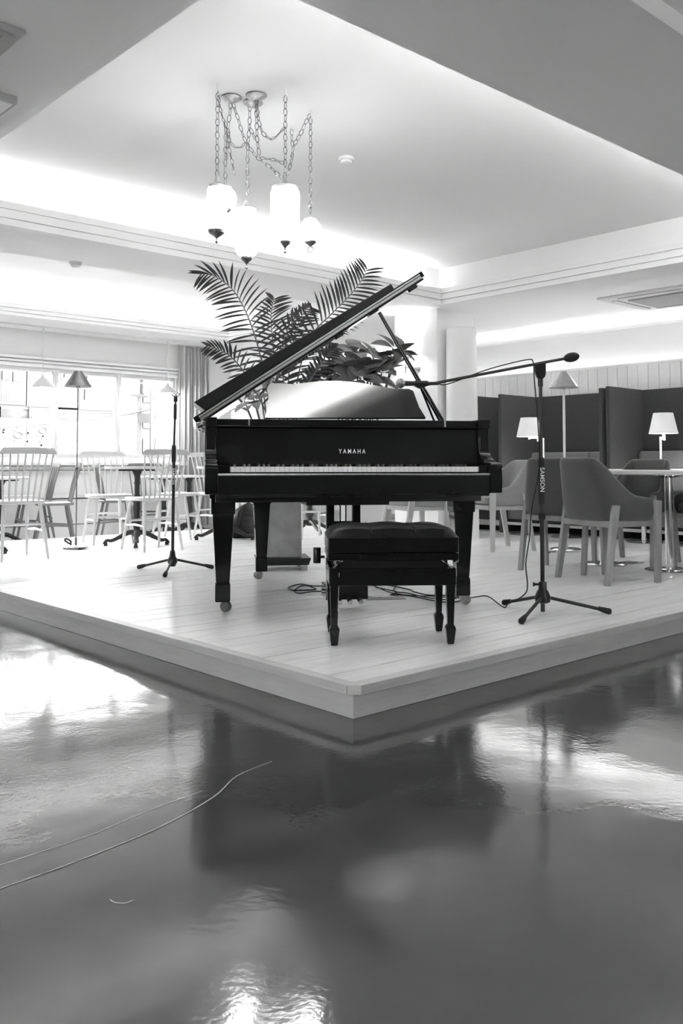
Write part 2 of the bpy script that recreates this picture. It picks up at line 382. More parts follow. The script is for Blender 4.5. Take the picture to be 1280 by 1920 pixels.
# ceiling: soffit with three rectangular openings
def soffit():
    EX = [(t_[0]-0.05, t_[1]+0.05, t_[2]-0.05, t_[3]+0.05) for t_ in (T1, T2)]+[T3]
    xs = sorted(set([XL, XR+0.05]+[t_[k] for t_ in EX for k in (0, 1)])); ys = sorted(set([YB, YW+0.1]+[t_[k] for t_ in EX for k in (2, 3)]))
    m = MB()
    for i in range(len(xs)-1):
        for j in range(len(ys)-1):
            cx, cy = (xs[i]+xs[i+1])/2, (ys[j]+ys[j+1])/2
            if any(t[0]<cx<t[1] and t[2]<cy<t[3] for t in EX): continue
            m.box(xs[i], xs[i+1], ys[j], ys[j+1], CE, CE+0.03)
    return m
ce = struct(soffit().build('ceiling', 'ceiling_paint'))
def tray(t, zc, lip_top, setback, steps, cove=True):
    x0, x1, y0, y1 = t; s = setback
    MB().box(x0-s-0.1, x1+s+0.1, y0-s-0.1, y1+s+0.1, zc, zc+0.05).build('tray_top', 'ceiling_paint', ce)
    for (a, b, c, d) in ((x0-s-0.1, x0-s, y0-s-0.1, y1+s+0.1), (x1+s, x1+s+0.1, y0-s-0.1, y1+s+0.1), (x0-s, x1+s, y0-s-0.1, y0-s), (x0-s, x1+s, y1+s, y1+s+0.1)):
        MB().box(a, b, c, d, CE+0.03, zc).build('tray_wall', 'ceiling_paint', ce)
    if not cove: return
    # stepped moulding ring: profile steps (z0, z1, inset)
    for (z0, z1, ins, th) in steps:
        a, b, c, d = x0-ins, x1+ins, y0-ins, y1+ins
        for (p, q, r_, u_) in ((a-th, a, c-th, d+th), (b, b+th, c-th, d+th), (a, b, c-th, c), (a, b, d, d+th)):
            MB().box(p, q, r_, u_, z0, z1).build('moulding_strip', 'moulding_paint', ce)
tray(T1, TC, 2.625, 0.16, [(CE, 2.500, 0.0, 0.05), (2.500, 2.514, 0.028, 0.026), (2.514, 2.563, 0.006, 0.045), (2.563, 2.577, 0.028, 0.022), (2.577, 2.625, 0.010, 0.03)])
tray(T2, 2.84, 2.595, 0.16, [(CE, 2.490, 0.0, 0.05), (2.490, 2.502, 0.028, 0.026), (2.502, 2.536, 0.006, 0.045), (2.536, 2.548, 0.028, 0.022), (2.548, 2.595, 0.010, 0.03)])
tray(T3, 2.56, 0, 0.02, [], False)

# track rail and small ceiling fittings
tag(MB().box(2.0, 6.25, 9.83, 9.855, CE-0.018, CE+0.001).build('track_rail', 'white_metal'), 'long thin white lighting track on ceiling above the windows', 'track rail')
t = thing('smoke_detector', 'white round smoke detector on high ceiling beside the hanging lamps', 'smoke detector', (3.874, 4.21, TC))
MB().lathe([(0.05,-0.022),(0.052,-0.012),(0.05,0.0)], n=24).build('base', 'white_metal', t, True)
MB().lathe([(0.03,-0.04),(0.036,-0.036),(0.038,-0.022)], n=24).build('sensor', 'white_metal', t, True)
t = thing('smoke_detector', 'white round smoke detector on lower ceiling strip between the two trays', 'smoke detector', (3.12, 6.55, CE))
MB().lathe([(0.045,-0.025),(0.05,-0.012),(0.05,0.0)], n=20).build('base', 'white_metal', t, True)
MB().lathe([(0.028,-0.04),(0.034,-0.036),(0.036,-0.025)], n=20).build('sensor', 'white_metal', t, True)

# ceiling air conditioner on the right soffit
t = thing('ceiling_air_conditioner', 'white square cassette air conditioner with grey grille, above the booths', 'air conditioner', (7.965, 4.10, CE))
MB().box(-0.475,0.475,-0.5,0.5,-0.022,0.001).build('frame', 'ac_plastic', t, bevel=0.012)
MB().box(-0.27,0.27,-0.29,0.29,-0.036,-0.02).build('intake_grille', 'ac_grille', t, bevel=0.01)
for (a,b,c,d) in ((-0.40,-0.345,-0.32,0.32),(0.345,0.40,-0.32,0.32),(-0.32,0.32,-0.43,-0.375),(-0.32,0.32,0.375,0.43)):
    MB().box(a,b,c,d,-0.03,-0.021).build('louvre', 'ac_plastic', t, bevel=0.004)
    MB().box(a-0.008 if b-a<0.1 else a, a if b-a<0.1 else b, c if b-a<0.1 else c-0.008, d if b-a<0.1 else c, -0.0235,-0.02).build('slot', 'vent_dark', t)
t = thing('ceiling_vent', 'grey stepped square vent panel on dark ceiling strip', 'vent', (0.985, 3.465, CE))
MB().box(-0.312,0.312,-0.312,0.312,-0.014,0.001).build('frame', 'vent_grey', t, bevel=0.004)
for k,(r,z) in enumerate(((0.275,-0.020),(0.235,-0.026))):
    m = MB()
    for (a,b,c,d) in ((-r,-r+0.028,-r,r),(r-0.028,r,-r,r),(-r+0.028,r-0.028,-r,-r+0.028),(-r+0.028,r-0.028,r-0.028,r)): m.box(a,b,c,d,z,-0.013)
    m.build('frame_step', 'vent_grey', t)
MB().box(-0.205,0.205,-0.205,0.205,-0.018,-0.013).build('inner_panel', 'vent_grey', t)
t = thing('ceiling_light_panel', 'square white panel hanging just below dark ceiling strip by the tray', 'panel', (1.21, 4.055, CE))
MB().box(-0.30,0.30,-0.30,0.30,-0.034,0.001).build('housing', 'vent_grey', t, bevel=0.003)
MB().box(-0.285,0.285,-0.285,0.285,-0.0365,-0.033).build('diffuser', 'white_metal', t, bevel=0.003)

# ------------------------------------------------------------------ grand piano
PM = Vector((3.14, 3.397, S)); PA = math.radians(-33.0)
piano = thing('grand_piano', 'black grand piano with raised lid on the white stage', 'piano', PM, PA)
LX, RX = -0.738, 0.702                     # outer sides of the case
VF = -0.18                                 # front of the rim
RIMZ0, RIMZ1 = 0.655, 0.972
rim_pts = [(LX,VF),(LX,0.4),(LX,1.26),(-0.72,1.36),(-0.67,1.43),(-0.58,1.475),(-0.46,1.49),(-0.32,1.48),(-0.20,1.44),(-0.09,1.36),(0.0,1.24),
           (0.08,1.10),(0.17,0.97),(0.28,0.86),(0.41,0.77),(0.53,0.68),(0.62,0.58),(0.675,0.46),(0.698,0.34),(RX,0.2),(RX,VF)]
def offset_in(pts, d):
    out = []
    for i, p in enumerate(pts):
        a = Vector(pts[max(i-1,0)]); b = Vector(pts[min(i+1,len(pts)-1)]); t = (b-a).normalized(); out.append((p[0]+t.y*d, p[1]-t.x*d))
    return out
inn = offset_in(rim_pts, 0.05)
m = MB(); n_ = len(rim_pts); vs = []
for (p, q) in zip(rim_pts, inn): vs += [(p[0],p[1],RIMZ0),(p[0],p[1],RIMZ1),(q[0],q[1],RIMZ1),(q[0],q[1],RIMZ0)]
fs = [(i*4+k, i*4+(k+1)%4, (i+1)*4+(k+1)%4, (i+1)*4+k) for i in range(n_-1) for k in range(4)]+[(0,1,2,3),((n_-1)*4+3,(n_-1)*4+2,(n_-1)*4+1,(n_-1)*4)]
m.add(vs, fs).build('rim', 'black_lacquer', piano, True, bevel=0.004)
MB().prism([(x*0.98,v) for x, v in offset_in(rim_pts, 0.03)], 0.02, 'z', 0.66).build('soundboard', 'black_satin', piano)
MB().prism([(x,v) for x, v in offset_in(rim_pts, 0.06) if v > -0.05]+[(0.64,0.06),(-0.67,0.06)], 0.03, 'z', 0.86).build('iron_plate', 'aged_silver', piano)
# arms (cheeks): side profile extruded across the width
prof = [(-0.02,0.60),(-0.02,0.972),(VF-0.012,0.972),(VF-0.012,0.925),(VF+0.006,0.922),(VF+0.008,0.86),(VF+0.002,0.815),(VF-0.022,0.785),(VF-0.06,0.768),(VF-0.085,0.765),
        (VF-0.09,0.752),(VF-0.175,0.748),(VF-0.192,0.74),(VF-0.196,0.728),(VF-0.188,0.722),(VF-0.192,0.655),(VF-0.185,0.60)]
for (a, b) in ((LX-0.004, LX+0.055), (RX-0.055, RX+0.004)):
    MB().prism(prof, b-a, 'x', a).build('cheek', 'black_lacquer', piano, True, bevel=0.004)
MB().box(LX+0.055, RX-0.055, -0.345, 0.12, 0.585, 0.665).build('key_bed', 'black_lacquer', piano, bevel=0.004)
MB().box(LX+0.055, RX-0.055, -0.362, -0.338, 0.596, 0.690).build('key_slip', 'black_lacquer', piano, bevel=0.003)
MB().tube([(LX+0.058,-0.358,0.692),(RX-0.058,-0.358,0.692)], 0.0055, 8).build('slip_highlight', 'brushed_steel', piano, True)  # bright steel tube imitates the highlight along the slip's top edge
MB().box(LX+0.05, RX-0.05, -0.20, 0.10, 0.555, 0.59).build('under_rail', 'black_satin', piano)
MB().box(-0.235, 0.19, -0.12, 0.12, 0.535, 0.56).build('lyre_block', 'black_satin', piano)
KX0, KX1 = -0.622, 0.603; kw = (KX1-KX0)/52
for (a, b) in ((LX+0.055, KX0-0.002), (KX1+0.002, RX-0.055)):
    MB().box(a, b, -0.325, -0.14, 0.665, 0.736).build('key_block', 'black_lacquer', piano, bevel=0.003)
wk = MB().box(0.0006, kw-0.0006, 0, 0.15, 0, 0.026).mesh('white_key', 'ivory_key')
bk = MB().hexa([(-0.005,0,0),(0.005,0,0),(0.005,0.095,0),(-0.005,0.095,0)], [(-0.0042,0.008,0.013),(0.0042,0.008,0.013),(0.0042,0.095,0.013),(-0.0042,0.095,0.013)]).mesh('black_key', 'ebony_key')
for i in range(52):
    o = bpy.data.objects.new('white_key', wk); COL.objects.link(o); o.parent = piano; o.location = (KX0+i*kw, -0.312, 0.704)
    if (i % 7) in (0, 2, 3, 5, 6) and i < 51:      # A# . C# D# . F# G#
        o = bpy.data.objects.new('black_key', bk); COL.objects.link(o); o.parent = piano; o.location = (KX0+(i+1)*kw, -0.257, 0.729)
fb = MB().prism([(-0.155,0.735),(-0.162,0.76),(-0.158,0.80),(-0.150,0.92),(-0.13,0.93),(-0.12,0.93),(-0.12,0.735)], RX-LX-0.11, 'x', LX+0.055).build('fallboard', 'black_lacquer', piano, True)
MB().box(LX+0.055, RX-0.055, -0.168, -0.10, 0.926, 0.933).build('front_bead', 'black_lacquer', piano, bevel=0.002)
MB().box(LX+0.056, RX-0.056, -0.150, -0.06, 0.933, 0.966).build('front_rail', 'black_lacquer', piano, bevel=0.003)
for xx in (-0.525, 0.478): MB().box(xx-0.004, xx+0.004, -0.152, -0.06, 0.934, 0.967).build('rail_joint', 'brushed_steel', piano)
# lettering on the fallboard
def letters(txt, size, m_, parent, mtx, name='lettering', spacing=1.0, depth=0.0008):
    c = bpy.data.curves.new(name, 'FONT'); c.body = txt; c.size = size; c.align_x = 'CENTER'; c.align_y = 'CENTER'; c.extrude = depth; c.space_character = spacing
    c.fill_mode = 'BOTH'; c.offset = size*0.012
    tmp = bpy.data.objects.new('tmp', c); COL.objects.link(tmp); bpy.context.view_layer.update()
    me = bpy.data.meshes.new_from_object(tmp.evaluated_get(bpy.context.evaluated_depsgraph_get())); bpy.data.objects.remove(tmp)
    me.materials.clear(); me.materials.append(MATS[m_])
    o = bpy.data.objects.new(name, me); COL.objects.link(o); o.parent = parent; o.matrix_local = mtx; return o
letters('YAMAHA', 0.031, 'letter_white', fb, Matrix.Translation((-0.008,-0.1585,0.806)) @ Matrix.Rotation(math.radians(92), 4, 'X') @ Matrix.Diagonal((0.80,1,1,1)), spacing=1.55)
# music desk, leaning back
def ploc(x, y, v):      # photo pixel on the plane at depth v behind the piano front, in piano coordinates
    a = Vector((math.cos(PA), math.sin(PA), 0)); n = Vector((-a.y, a.x, 0)); P0 = PM+n*v; d = ray(x, y); P = CAM+d*((P0-CAM).dot(n)/d.dot(n))
    return ((P-PM).dot(a), P.z-S)
desk_px = [(496,783),(500,767),(504,743),(501,728),(504,721),(510,716),(530,716),(551,718),(574,715),(613,711),(637,711),(672,714),(711,721),(742,727),(770,727),(778,731),(781,743),(786,763),(796,783)]
TL = math.radians(23)
dpts = [ploc(x, y, 0.05) for x, y in desk_px]
vs = []
for th in (0.0, 0.016):
    for (x, z) in dpts:
        h = max(z-0.972, 0); vs.append((x, 0.02+h*math.tan(TL)+th*math.cos(TL), 0.970+h-th*math.sin(TL)))
k = len(dpts)
MB().add(vs, [tuple(range(k)), tuple(reversed(range(k,2*k)))]+[(i,k+i,k+(i+1)%k,(i+1)%k) for i in range(k)]).build('music_desk', 'mirror_lacquer', piano)
MB().box(-0.50,0.52,-0.04,0.10,0.955,0.972).build('desk_shelf', 'black_lacquer', piano, bevel=0.003)
# lid, hinged on the left side
LA = math.radians(33.6); HX, HZ = LX-0.012, 0.962; VL = 0.20
def lid_pt(u, v, h): return (HX+u*math.cos(LA)-h*math.sin(LA), v, HZ+u*math.sin(LA)+h*math.cos(LA))
lid_out = [(-0.03,VL)]+[(-0.03,1.27),(0.02,1.40),(0.10,1.47),(0.22,1.51),(0.36,1.52),(0.50,1.48),(0.62,1.40),(0.73,1.26),(0.82,1.12),(0.92,1.0),(1.03,0.90),(1.16,0.80),(1.29,0.71),(1.38,0.60),(1.44,0.47),(1.468,0.33),(1.472,VL)]
def lid_slab(out, h0, h1):
    k = len(out); vs = [lid_pt(u,v,h0) for u,v in out]+[lid_pt(u,v,h1) for u,v in out]
    return MB().add(vs, [tuple(range(k)), tuple(reversed(range(k,2*k)))]+[(i,k+i,k+(i+1)%k,(i+1)%k) for i in range(k)])
lid = lid_slab(lid_out, 0.018, 0.050).build('lid', 'black_lacquer', piano, bevel=0.003)
def lid_bar(u0, u1, v0, v1, h0, h1):
    k = [(u0,v0,h0),(u1,v0,h0),(u1,v1,h0),(u0,v1,h0),(u0,v0,h1),(u1,v0,h1),(u1,v1,h1),(u0,v1,h1)]
    return MB().add([lid_pt(*q) for q in k], [(3,2,1,0),(4,5,6,7),(0,1,5,4),(1,2,6,5),(2,3,7,6),(3,0,4,7)])
lid_bar(0.0,1.45,VL-0.006,VL+0.01,0.014,0.028).build('edge_strip', 'lid_edge', lid, bevel=0.003)
lid_bar(0.0,1.45,VL-0.006,VL+0.01,0.031,0.042).build('edge_strip', 'lid_edge', lid, bevel=0.003)
lid_bar(0.01,1.46,VL+0.01,VL+0.05,0.004,0.016).build('underside_batten', 'black_satin', lid)
for uu in (0.86, 1.36): lid_bar(uu,uu+0.05,VL+0.01,VL+0.06,-0.012,0.006).build('rubber_button', 'black_rubber', lid, bevel=0.004)
# front flap folded back on top of the lid
k = [(0.045,VL,0.050),(1.285,VL,0.050),(1.285,VL+0.36,0.050),(0.045,VL+0.36,0.050),(0.02,VL,0.118),(1.285,VL,0.082),(1.285,VL+0.36,0.082),(0.02,VL+0.36,0.118)]
MB().add([lid_pt(*q) for q in k], [(3,2,1,0),(4,5,6,7),(0,1,5,4),(1,2,6,5),(2,3,7,6),(3,0,4,7)]).build('lid_flap', 'black_satin', piano, bevel=0.004)
for v in (0.35, 0.75, 1.15):
    hg = MB().tube([lid_pt(-0.012,v-0.03,0.006), lid_pt(-0.012,v+0.03,0.006)], 0.008, 8).box(LX-0.012, LX+0.012, v-0.03, v+0.03, 0.945, 0.974)
    hg.build('lid_hinge', 'chrome', piano)
hb = MB().box(HX-0.035,HX-0.002,VL-0.005,VL+0.05,0.930,0.965).tube([(HX-0.03,VL,0.935),(HX-0.002,VL,0.955)],0.009,8)
hb.build('hinge_block', 'chrome', piano, bevel=0.006)
# lid prop
p0 = Vector((0.545, 0.12, 0.965)); ux, uz = ploc(711, 586, 0.24); p1 = Vector((ux, 0.24, uz))
MB().tube([p0, p0.lerp(p1,0.5), p1], [0.016,0.012,0.010], 10).build('lid_prop', 'black_lacquer', piano, True)
q0 = Vector((0.50, 0.12, 0.965)); q1 = p0.lerp(p1, 0.42)
MB().tube([q0, q1], 0.006, 8).build('short_prop', 'black_lacquer', piano, True)
lid_bar(1.085,1.15,VL+0.01,VL+0.07,-0.004,0.018).build('prop_socket', 'black_satin', lid, bevel=0.004)
# legs with casters
def piano_leg(x, v, ang):
    lg = MB().leg((x,v,0.05),0.070,(x,v,0.055),0.074).leg((x,v,0.055),0.076,(x,v,0.140),0.076).leg((x,v,0.140),0.070,(x,v,0.148),0.068)
    lg.leg((x,v,0.148),0.068,(x,v,0.49),0.106).leg((x,v,0.49),0.118,(x,v,0.57),0.120).leg((x,v,0.57),0.135,(x,v,0.60),0.14)
    o = lg.build('leg', 'black_lacquer', piano, bevel=0.004)
    cs, sn = math.cos(ang), math.sin(ang); wx, wv = x+0.022*cs, v+0.022*sn
    c = MB()
    for s in (-1, 1):
        ox, ov = -sn*0.010*s, cs*0.010*s
        a = Vector((wx+ox-sn*0.006*s, wv+ov+cs*0.006*s, 0.0265)); b = Vector((wx+ox+sn*0.006*s, wv+ov-cs*0.006*s, 0.0265)); c.tube([a,b],0.026,18)
    c.build('caster', 'aged_silver', o, True, bevel=0.002)
    MB().tube([(x,v,0.055),(x,v,0.036),(wx,wv,0.0265)],[0.018,0.014,0.008],10).build('caster_fork', 'brass', o, True)
piano_leg(-0.646, 0.0, math.radians(-40)); piano_leg(0.612, 0.02, math.radians(-30)); piano_leg(-0.36, 1.25, math.radians(200))
# lyre with pedals
ly = MB().box(-0.105,-0.065,0.06,0.10,0.10,0.54).box(0.035,0.075,0.06,0.10,0.10,0.54).box(-0.065,0.035,0.066,0.094,0.425,0.443)
ly.tube([(-0.03,0.08,0.12),(-0.03,0.08,0.54)],0.004,6).tube([(0.0,0.08,0.12),(0.0,0.08,0.54)],0.004,6).build('lyre', 'black_lacquer', piano, bevel=0.003)
MB().box(-0.12,0.10,-0.02,0.15,0.045,0.118).build('pedal_box', 'black_lacquer', piano, bevel=0.004)
for xx in (-0.065, -0.012, 0.041):
    MB().tube([(xx,0.0,0.075),(xx,-0.05,0.07),(xx,-0.10,0.055),(xx,-0.135,0.048)],[0.006,0.009,0.013,0.012],8).build('pedal', 'brass', piano, True)

# ------------------------------------------------------------------ piano bench
BC = Vector((2.73, 2.70, S)); BA = math.radians(-39.0)
bench = thing('piano_bench', 'black adjustable piano bench with quilted leather seat', 'bench', BC, BA)
HW, HD = 0.262, 0.165
for sx in (-1, 1):
    for sy in (-1, 1):
        x, v = sx*(HW-0.022), sy*(HD-0.02)
        MB().leg((x,v,0.0),0.026,(x,v,0.012),0.030).leg((x,v,0.012),0.030,(x,v,0.066),0.042).leg((x,v,0.066),0.042,(x,v,0.082),0.026).leg((x,v,0.082),0.026,(x,v,0.30),0.042).build('leg', 'black_lacquer', bench, bevel=0.0025)
fr = MB().box(-HW,HW,-HD,-HD+0.022,0.242,0.312).box(-HW,HW,HD-0.022,HD,0.242,0.312).box(-HW,-HW+0.022,-HD+0.022,HD-0.022,0.242,0.312).box(HW-0.022,HW,-HD+0.022,HD-0.022,0.242,0.312)
fr.build('frame', 'black_lacquer', bench, bevel=0.003)
MB().box(-HW+0.03,HW-0.03,-HD+0.03,HD-0.03,0.30,0.345).build('lift_mechanism', 'black_metal', bench)
for s in (-1, 1):
    MB().tube([(s*(HW-0.02),-HD+0.02,0.314),(s*(HW-0.055),-HD+0.02,0.345)],0.005,6).build('lift_arm', 'chrome', bench, True)
cb = MB().box(-HW-0.006,HW+0.012,-HD-0.006,HD+0.006,0.345,0.375).box(-HW-0.006,HW+0.012,-HD-0.006,HD+0.006,0.377,0.44)
cb.build('seat_box', 'leather', bench, bevel=0.006)
def pillow(x0, x1, y0, y1, z0, h, nx=25, ny=17):
    rows = []
    for j in range(ny):
        row = []
        for i in range(nx):
            a, b = i/(nx-1), j/(ny-1); x = x0+(x1-x0)*a; y_ = y0+(y1-y0)*b
            e = (1-abs(2*a-1)**6)*(1-abs(2*b-1)**6)
            g = min(1, 8*abs(a-1/3))*min(1, 8*abs(a-2/3))
            row.append((x, y_, z0+h*(e**0.5)*(0.86+0.14*g)))
        rows.append(row)
    return MB().grid(rows)
cu = pillow(-HW-0.008,HW+0.014,-HD-0.008,HD+0.008,0.438,0.052).build('cushion', 'leather', bench, True)
for fx in (1/3, 2/3):
    xx = -HW-0.008+(2*HW+0.022)*fx
    MB().tube([(xx,-HD-0.004,0.452),(xx,-HD+0.02,0.480),(xx,0,0.487),(xx,HD-0.02,0.480)],0.0025,6).build('seam', 'leather', cu, True)
MB().tube([(-HW-0.012,0.0,0.345),(-HW-0.03,0.0,0.345)],0.006,8).tube([(-HW-0.055,0.0,0.345-0.0),(-HW-0.055,0.0,0.345)],0.01,6).build('knob_shaft', 'black_metal', bench)
MB().lathe([(0.0145,-0.033),(0.0165,-0.030),(0.0165,0.030),(0.0145,0.033)],(-HW-0.045,0,0.352),16).build('knob', 'black_satin', bench, True)
MB().lathe([(0.010,-0.032),(0.013,-0.026),(0.013,0.026),(0.010,0.032)],(HW+0.03,0,0.352),16).build('knob', 'chrome', bench, True)

# ------------------------------------------------------------------ microphone stands
def tripod(root, feet, hub_z, m_='black_metal'):
    for (fx, fy) in feet:
        d = Vector((fx, fy, 0)); u_ = d.normalized()
        lg = MB().tube([u_*0.03+Vector((0,0,hub_z)), d-u_*0.03+Vector((0,0,0.022))], 0.0085, 8).build('leg', m_, root, True)
        MB().tube([d-u_*0.055+Vector((0,0,0.030)), d-u_*0.03+Vector((0,0,0.022)), d+Vector((0,0,0.015)), d+u_*0.008+Vector((0,0,0.014))],[0.010,0.014,0.0155,0.012],10).build('rubber_foot', 'black_rubber', lg, True)
mb = Vector((3.715, 2.603, S))
mic = thing('microphone_stand', 'black boom microphone stand holding a microphone over the piano', 'microphone stand', mb)
fts = [onz(945,1135,S)-mb, onz(1142,1152,S)-mb, onz(977,1171,S)-mb]
tripod(mic, [(f.x,f.y) for f in fts], 0.083)
MB().lathe([(0.020,0.055),(0.036,0.062),(0.040,0.085),(0.030,0.11),(0.020,0.125),(0.019,0.160)],n=14).build('hub', 'black_satin', mic, True)
hk = mb  # knob on hub
MB().tube([-RT*0.02+Vector((0,0,0.148)), -RT*0.036+Vector((0,0,0.148)), -RT*0.046+Vector((0,0,0.148))],[0.006,0.006,0.012],10).build('knob', 'black_rubber', mic, True)
MB().tube([(0,0,0.014),(0,0,0.70)],0.0105,12).tube([(0,0,0.70),(0,0,1.165)],0.0085,10).build('pole', 'black_metal', mic, True)
MB().lathe([(0.0125,0.545),(0.0155,0.56),(0.0155,0.755),(0.0125,0.775)],n=12).build('clutch_grip', 'black_rubber', mic, True)
MB().lathe([(0.0125,0.465),(0.0165,0.47),(0.0165,0.495),(0.0125,0.50)],n=12).build('collar', 'black_rubber', mic, True)
gl = letters('SAMSON', 0.030, 'letter_white', mic, Matrix.Identity(4), 'lettering', 1.05, 0.0004)
def frame_matrix(xa, ya, loc):
    xa = xa.normalized(); ya = ya.normalized(); za = xa.cross(ya); M_ = Matrix((xa, ya, za)).transposed().to_4x4(); M_.translation = loc; return M_
hf = Vector((FW.x, FW.y, 0)).normalized()
gl.matrix_local = frame_matrix(Vector((0,0,-1)), RT, -hf*0.0162+Vector((0,0,0.665)))
pv = Vector((0,0,1.222))                       # boom pivot
MB().tube([(0,0,1.13),(0,0,1.175)],0.0125,12).build('swivel_neck', 'black_satin', mic, True)
oy = hf*0.013
prof2 = [(-0.033,1.236),(-0.030,1.205),(-0.018,1.178),(-0.010,1.168),(0.010,1.168),(0.022,1.18),(0.026,1.20),(0.026,1.247)]
vs = [RT*x+Vector((0,0,z))-oy for x,z in prof2]+[RT*x+Vector((0,0,z))+oy for x,z in prof2]; k = len(prof2)
MB().add(vs, [tuple(range(k)), tuple(reversed(range(k,2*k)))]+[(i,k+i,k+(i+1)%k,(i+1)%k) for i in range(k)]).build('swivel_head', 'black_satin', mic, bevel=0.003)
DM = FW.dot(mb+pv-CAM)
b_tip = atd(790, 723, DM-0.16)-mb; b_end = atd(1060, 672, DM+0.03)-mb
MB().tube([b_tip, b_end], 0.0075, 10).build('boom', 'black_metal', mic, True)
dv = (b_end-b_tip).normalized()
cw = b_end+dv*0.033
cwm = MB().sphere((0,0,0), 0.044, 16, 10, 1, 0.55, 0.55).build('counterweight', 'black_rubber', mic, True)
cwm.matrix_local = frame_matrix(dv, Vector((0,0,1)).cross(dv), cw)
ck = b_tip+Vector((0,0,0.0))
MB().tube([b_tip+dv*0.02, b_tip-dv*0.012, b_tip-dv*0.03+Vector((0,0,0.012))],[0.010,0.013,0.012],10).build('clip_joint', 'black_satin', mic, True)
m_head = atd(749, 719, DM-0.19)-mb; m_tail = atd(822, 719, DM-0.145)-mb
md_ = (m_tail-m_head).normalized()
MB().tube([m_head+md_*0.075, m_head+md_*0.14], [0.0135,0.0135], 10).build('microphone_clip', 'black_rubber', mic, True)
MB().tube([m_head+md_*0.018, m_head+md_*0.03, m_head+md_*0.10, m_tail-md_*0.03, m_tail],[0.0125,0.0125,0.0105,0.0085,0.0075],12).build('microphone_body', 'black_satin', mic, True)
gs = MB().sphere((0,0,0), 0.0235, 16, 10).build('microphone_grille', 'mic_grille', mic, True); gs.location = m_head+md_*0.004
MB().tube([m_head+md_*(0.004-0.004), m_head+md_*(0.004+0.004)], 0.0242, 16).build('grille_ring', 'aged_silver', mic, True)
tag(MB().tube(arc_pts([mb+m_tail, mb+m_tail+md_*0.05+Vector((0,0,-.002)), mb+b_tip.lerp(b_end,0.45)+Vector((0,0,0.018)), mb+b_tip.lerp(b_end,0.72)+Vector((0,0,0.03)), mb+pv-RT*0.035+Vector((0,0,0.028)), mb+pv-RT*0.034-hf*0.014+Vector((0,0,-0.05)), mb-RT*0.017-hf*0.01+Vector((0,0,0.95)),
     mb-RT*0.014-hf*0.01+Vector((0,0,0.72)), mb-RT*0.05+Vector((0,0,0.52)), mb-RT*0.062+Vector((0,0,0.38)), mb-RT*0.082+Vector((0,0,0.25)), mb-RT*0.075+Vector((0,0,0.13)), mb-RT*0.11-hf*0.01+Vector((0,0,0.085)), mb-RT*0.17+Vector((0,0,0.055)), onz(944,1141,S)+Vector((0,0,0.006)), onz(915,1129,S)+Vector((0,0,0.03)), onz(893,1126,S)+Vector((0,0,0.02)), onz(872,1124,S)+Vector((0,0,0.006)), onz(840,1121,S)+Vector((0,0,0.006))], 5), 0.0032, 6).build('microphone_cable', 'black_rubber', None, True), 'black cable running down the boom stand and across the stage', 'cable')

ml = Vector((3.335, 5.425, S))
ms = thing('microphone_stand', 'straight black microphone stand with empty clip in front of the window', 'microphone stand', ml)
fts = [onz(260,1067,S)-ml, onz(398,1067,S)-ml, onz(309,1083,S)-ml]
tripod(ms, [(f.x,f.y) for f in fts], 0.075)
MB().lathe([(0.020,0.03),(0.034,0.06),(0.036,0.075),(0.022,0.10),(0.016,0.14)],n=12).build('hub', 'black_satin', ms, True)
MB().tube([(0,0,0.03),RT*0.004+Vector((0,0,0.88))],0.011,10).tube([RT*0.004+Vector((0,0,0.88)),RT*0.012+Vector((0,0,1.20))],0.0065,8).build('pole', 'black_metal', ms, True)
MB().lathe([(0.011,0.75),(0.015,0.77),(0.015,0.86),(0.011,0.88)],(0.003,0,0),10).build('clutch_grip', 'black_rubber', ms, True)
MB().lathe([(0.008,1.06),(0.0105,1.07),(0.0105,1.16),(0.008,1.17)],tuple(RT*0.010),10).lathe([(0.010,1.185),(0.013,1.19),(0.013,1.215),(0.010,1.225)],tuple(RT*0.012),10).build('adapter', 'black_rubber', ms, True)
for s in (-1, 1):
    c0 = RT*(0.013+s*0.013)+Vector((0,0,1.236))
    MB().tube([c0+RT*(0.013*math.cos(a))+Vector((0,0,0.009*math.sin(a))) for a in [2*PI*i/14 for i in range(14)]], 0.0028, 6, True).build('clip_loop', 'black_rubber', ms, True)
letters('SAMSON', 0.028, 'letter_white', ms, frame_matrix(Vector((0,0,-1)), RT, -hf*0.0118+RT*0.003+Vector((0,0,0.66))), 'lettering', 1.05, 0.0004)

# ------------------------------------------------------------------ cables and floor fittings by the pedals
def cable(name, label, pix, r=0.0035, lift=0.005):
    P = [onz(x, y, S)+Vector((0,0,lift+(0.006 if i%3==1 else 0))) for i,(x,y) in enumerate(pix)]
    return tag(MB().tube(arc_pts(P, 6), r, 6).build(name, 'black_rubber', None, True), label, 'cable')
cable('coiled_cable', 'short black cable coil lying left of the bench legs', [(612,1100),(585,1102),(562,1097),(541,1103),(548,1110),(575,1108),(592,1106),(570,1101),(552,1108),(560,1114),(585,1113),(616,1110)], 0.004)
cable('looped_cable', 'tangled black cable loops on stage between bench and right piano leg', [(690,1096),(720,1100),(745,1102),(770,1108),(775,1113),(800,1117),(830,1118),(858,1122),(866,1127),(840,1131),(808,1129),(780,1121),(755,1117),(732,1119),(745,1112),(720,1106),(704,1104),(712,1096),(735,1095),(743,1100),(738,1110),(765,1114),(800,1124),(835,1126)], 0.0038)
cable('black_cable', 'thin black cable from pedal box past the right piano leg', [(668,1094),(700,1102),(730,1112),(770,1118),(820,1122),(855,1124)], 0.003)
pl = onz(720,1121,S); t = thing('floor_outlet_plate', 'thin grey floor outlet plate under piano beside cables', 'outlet plate', pl, PA)
MB().box(-0.11,0.11,-0.07,0.07,0,0.004).build('plate', 'vent_grey', t, bevel=0.002)
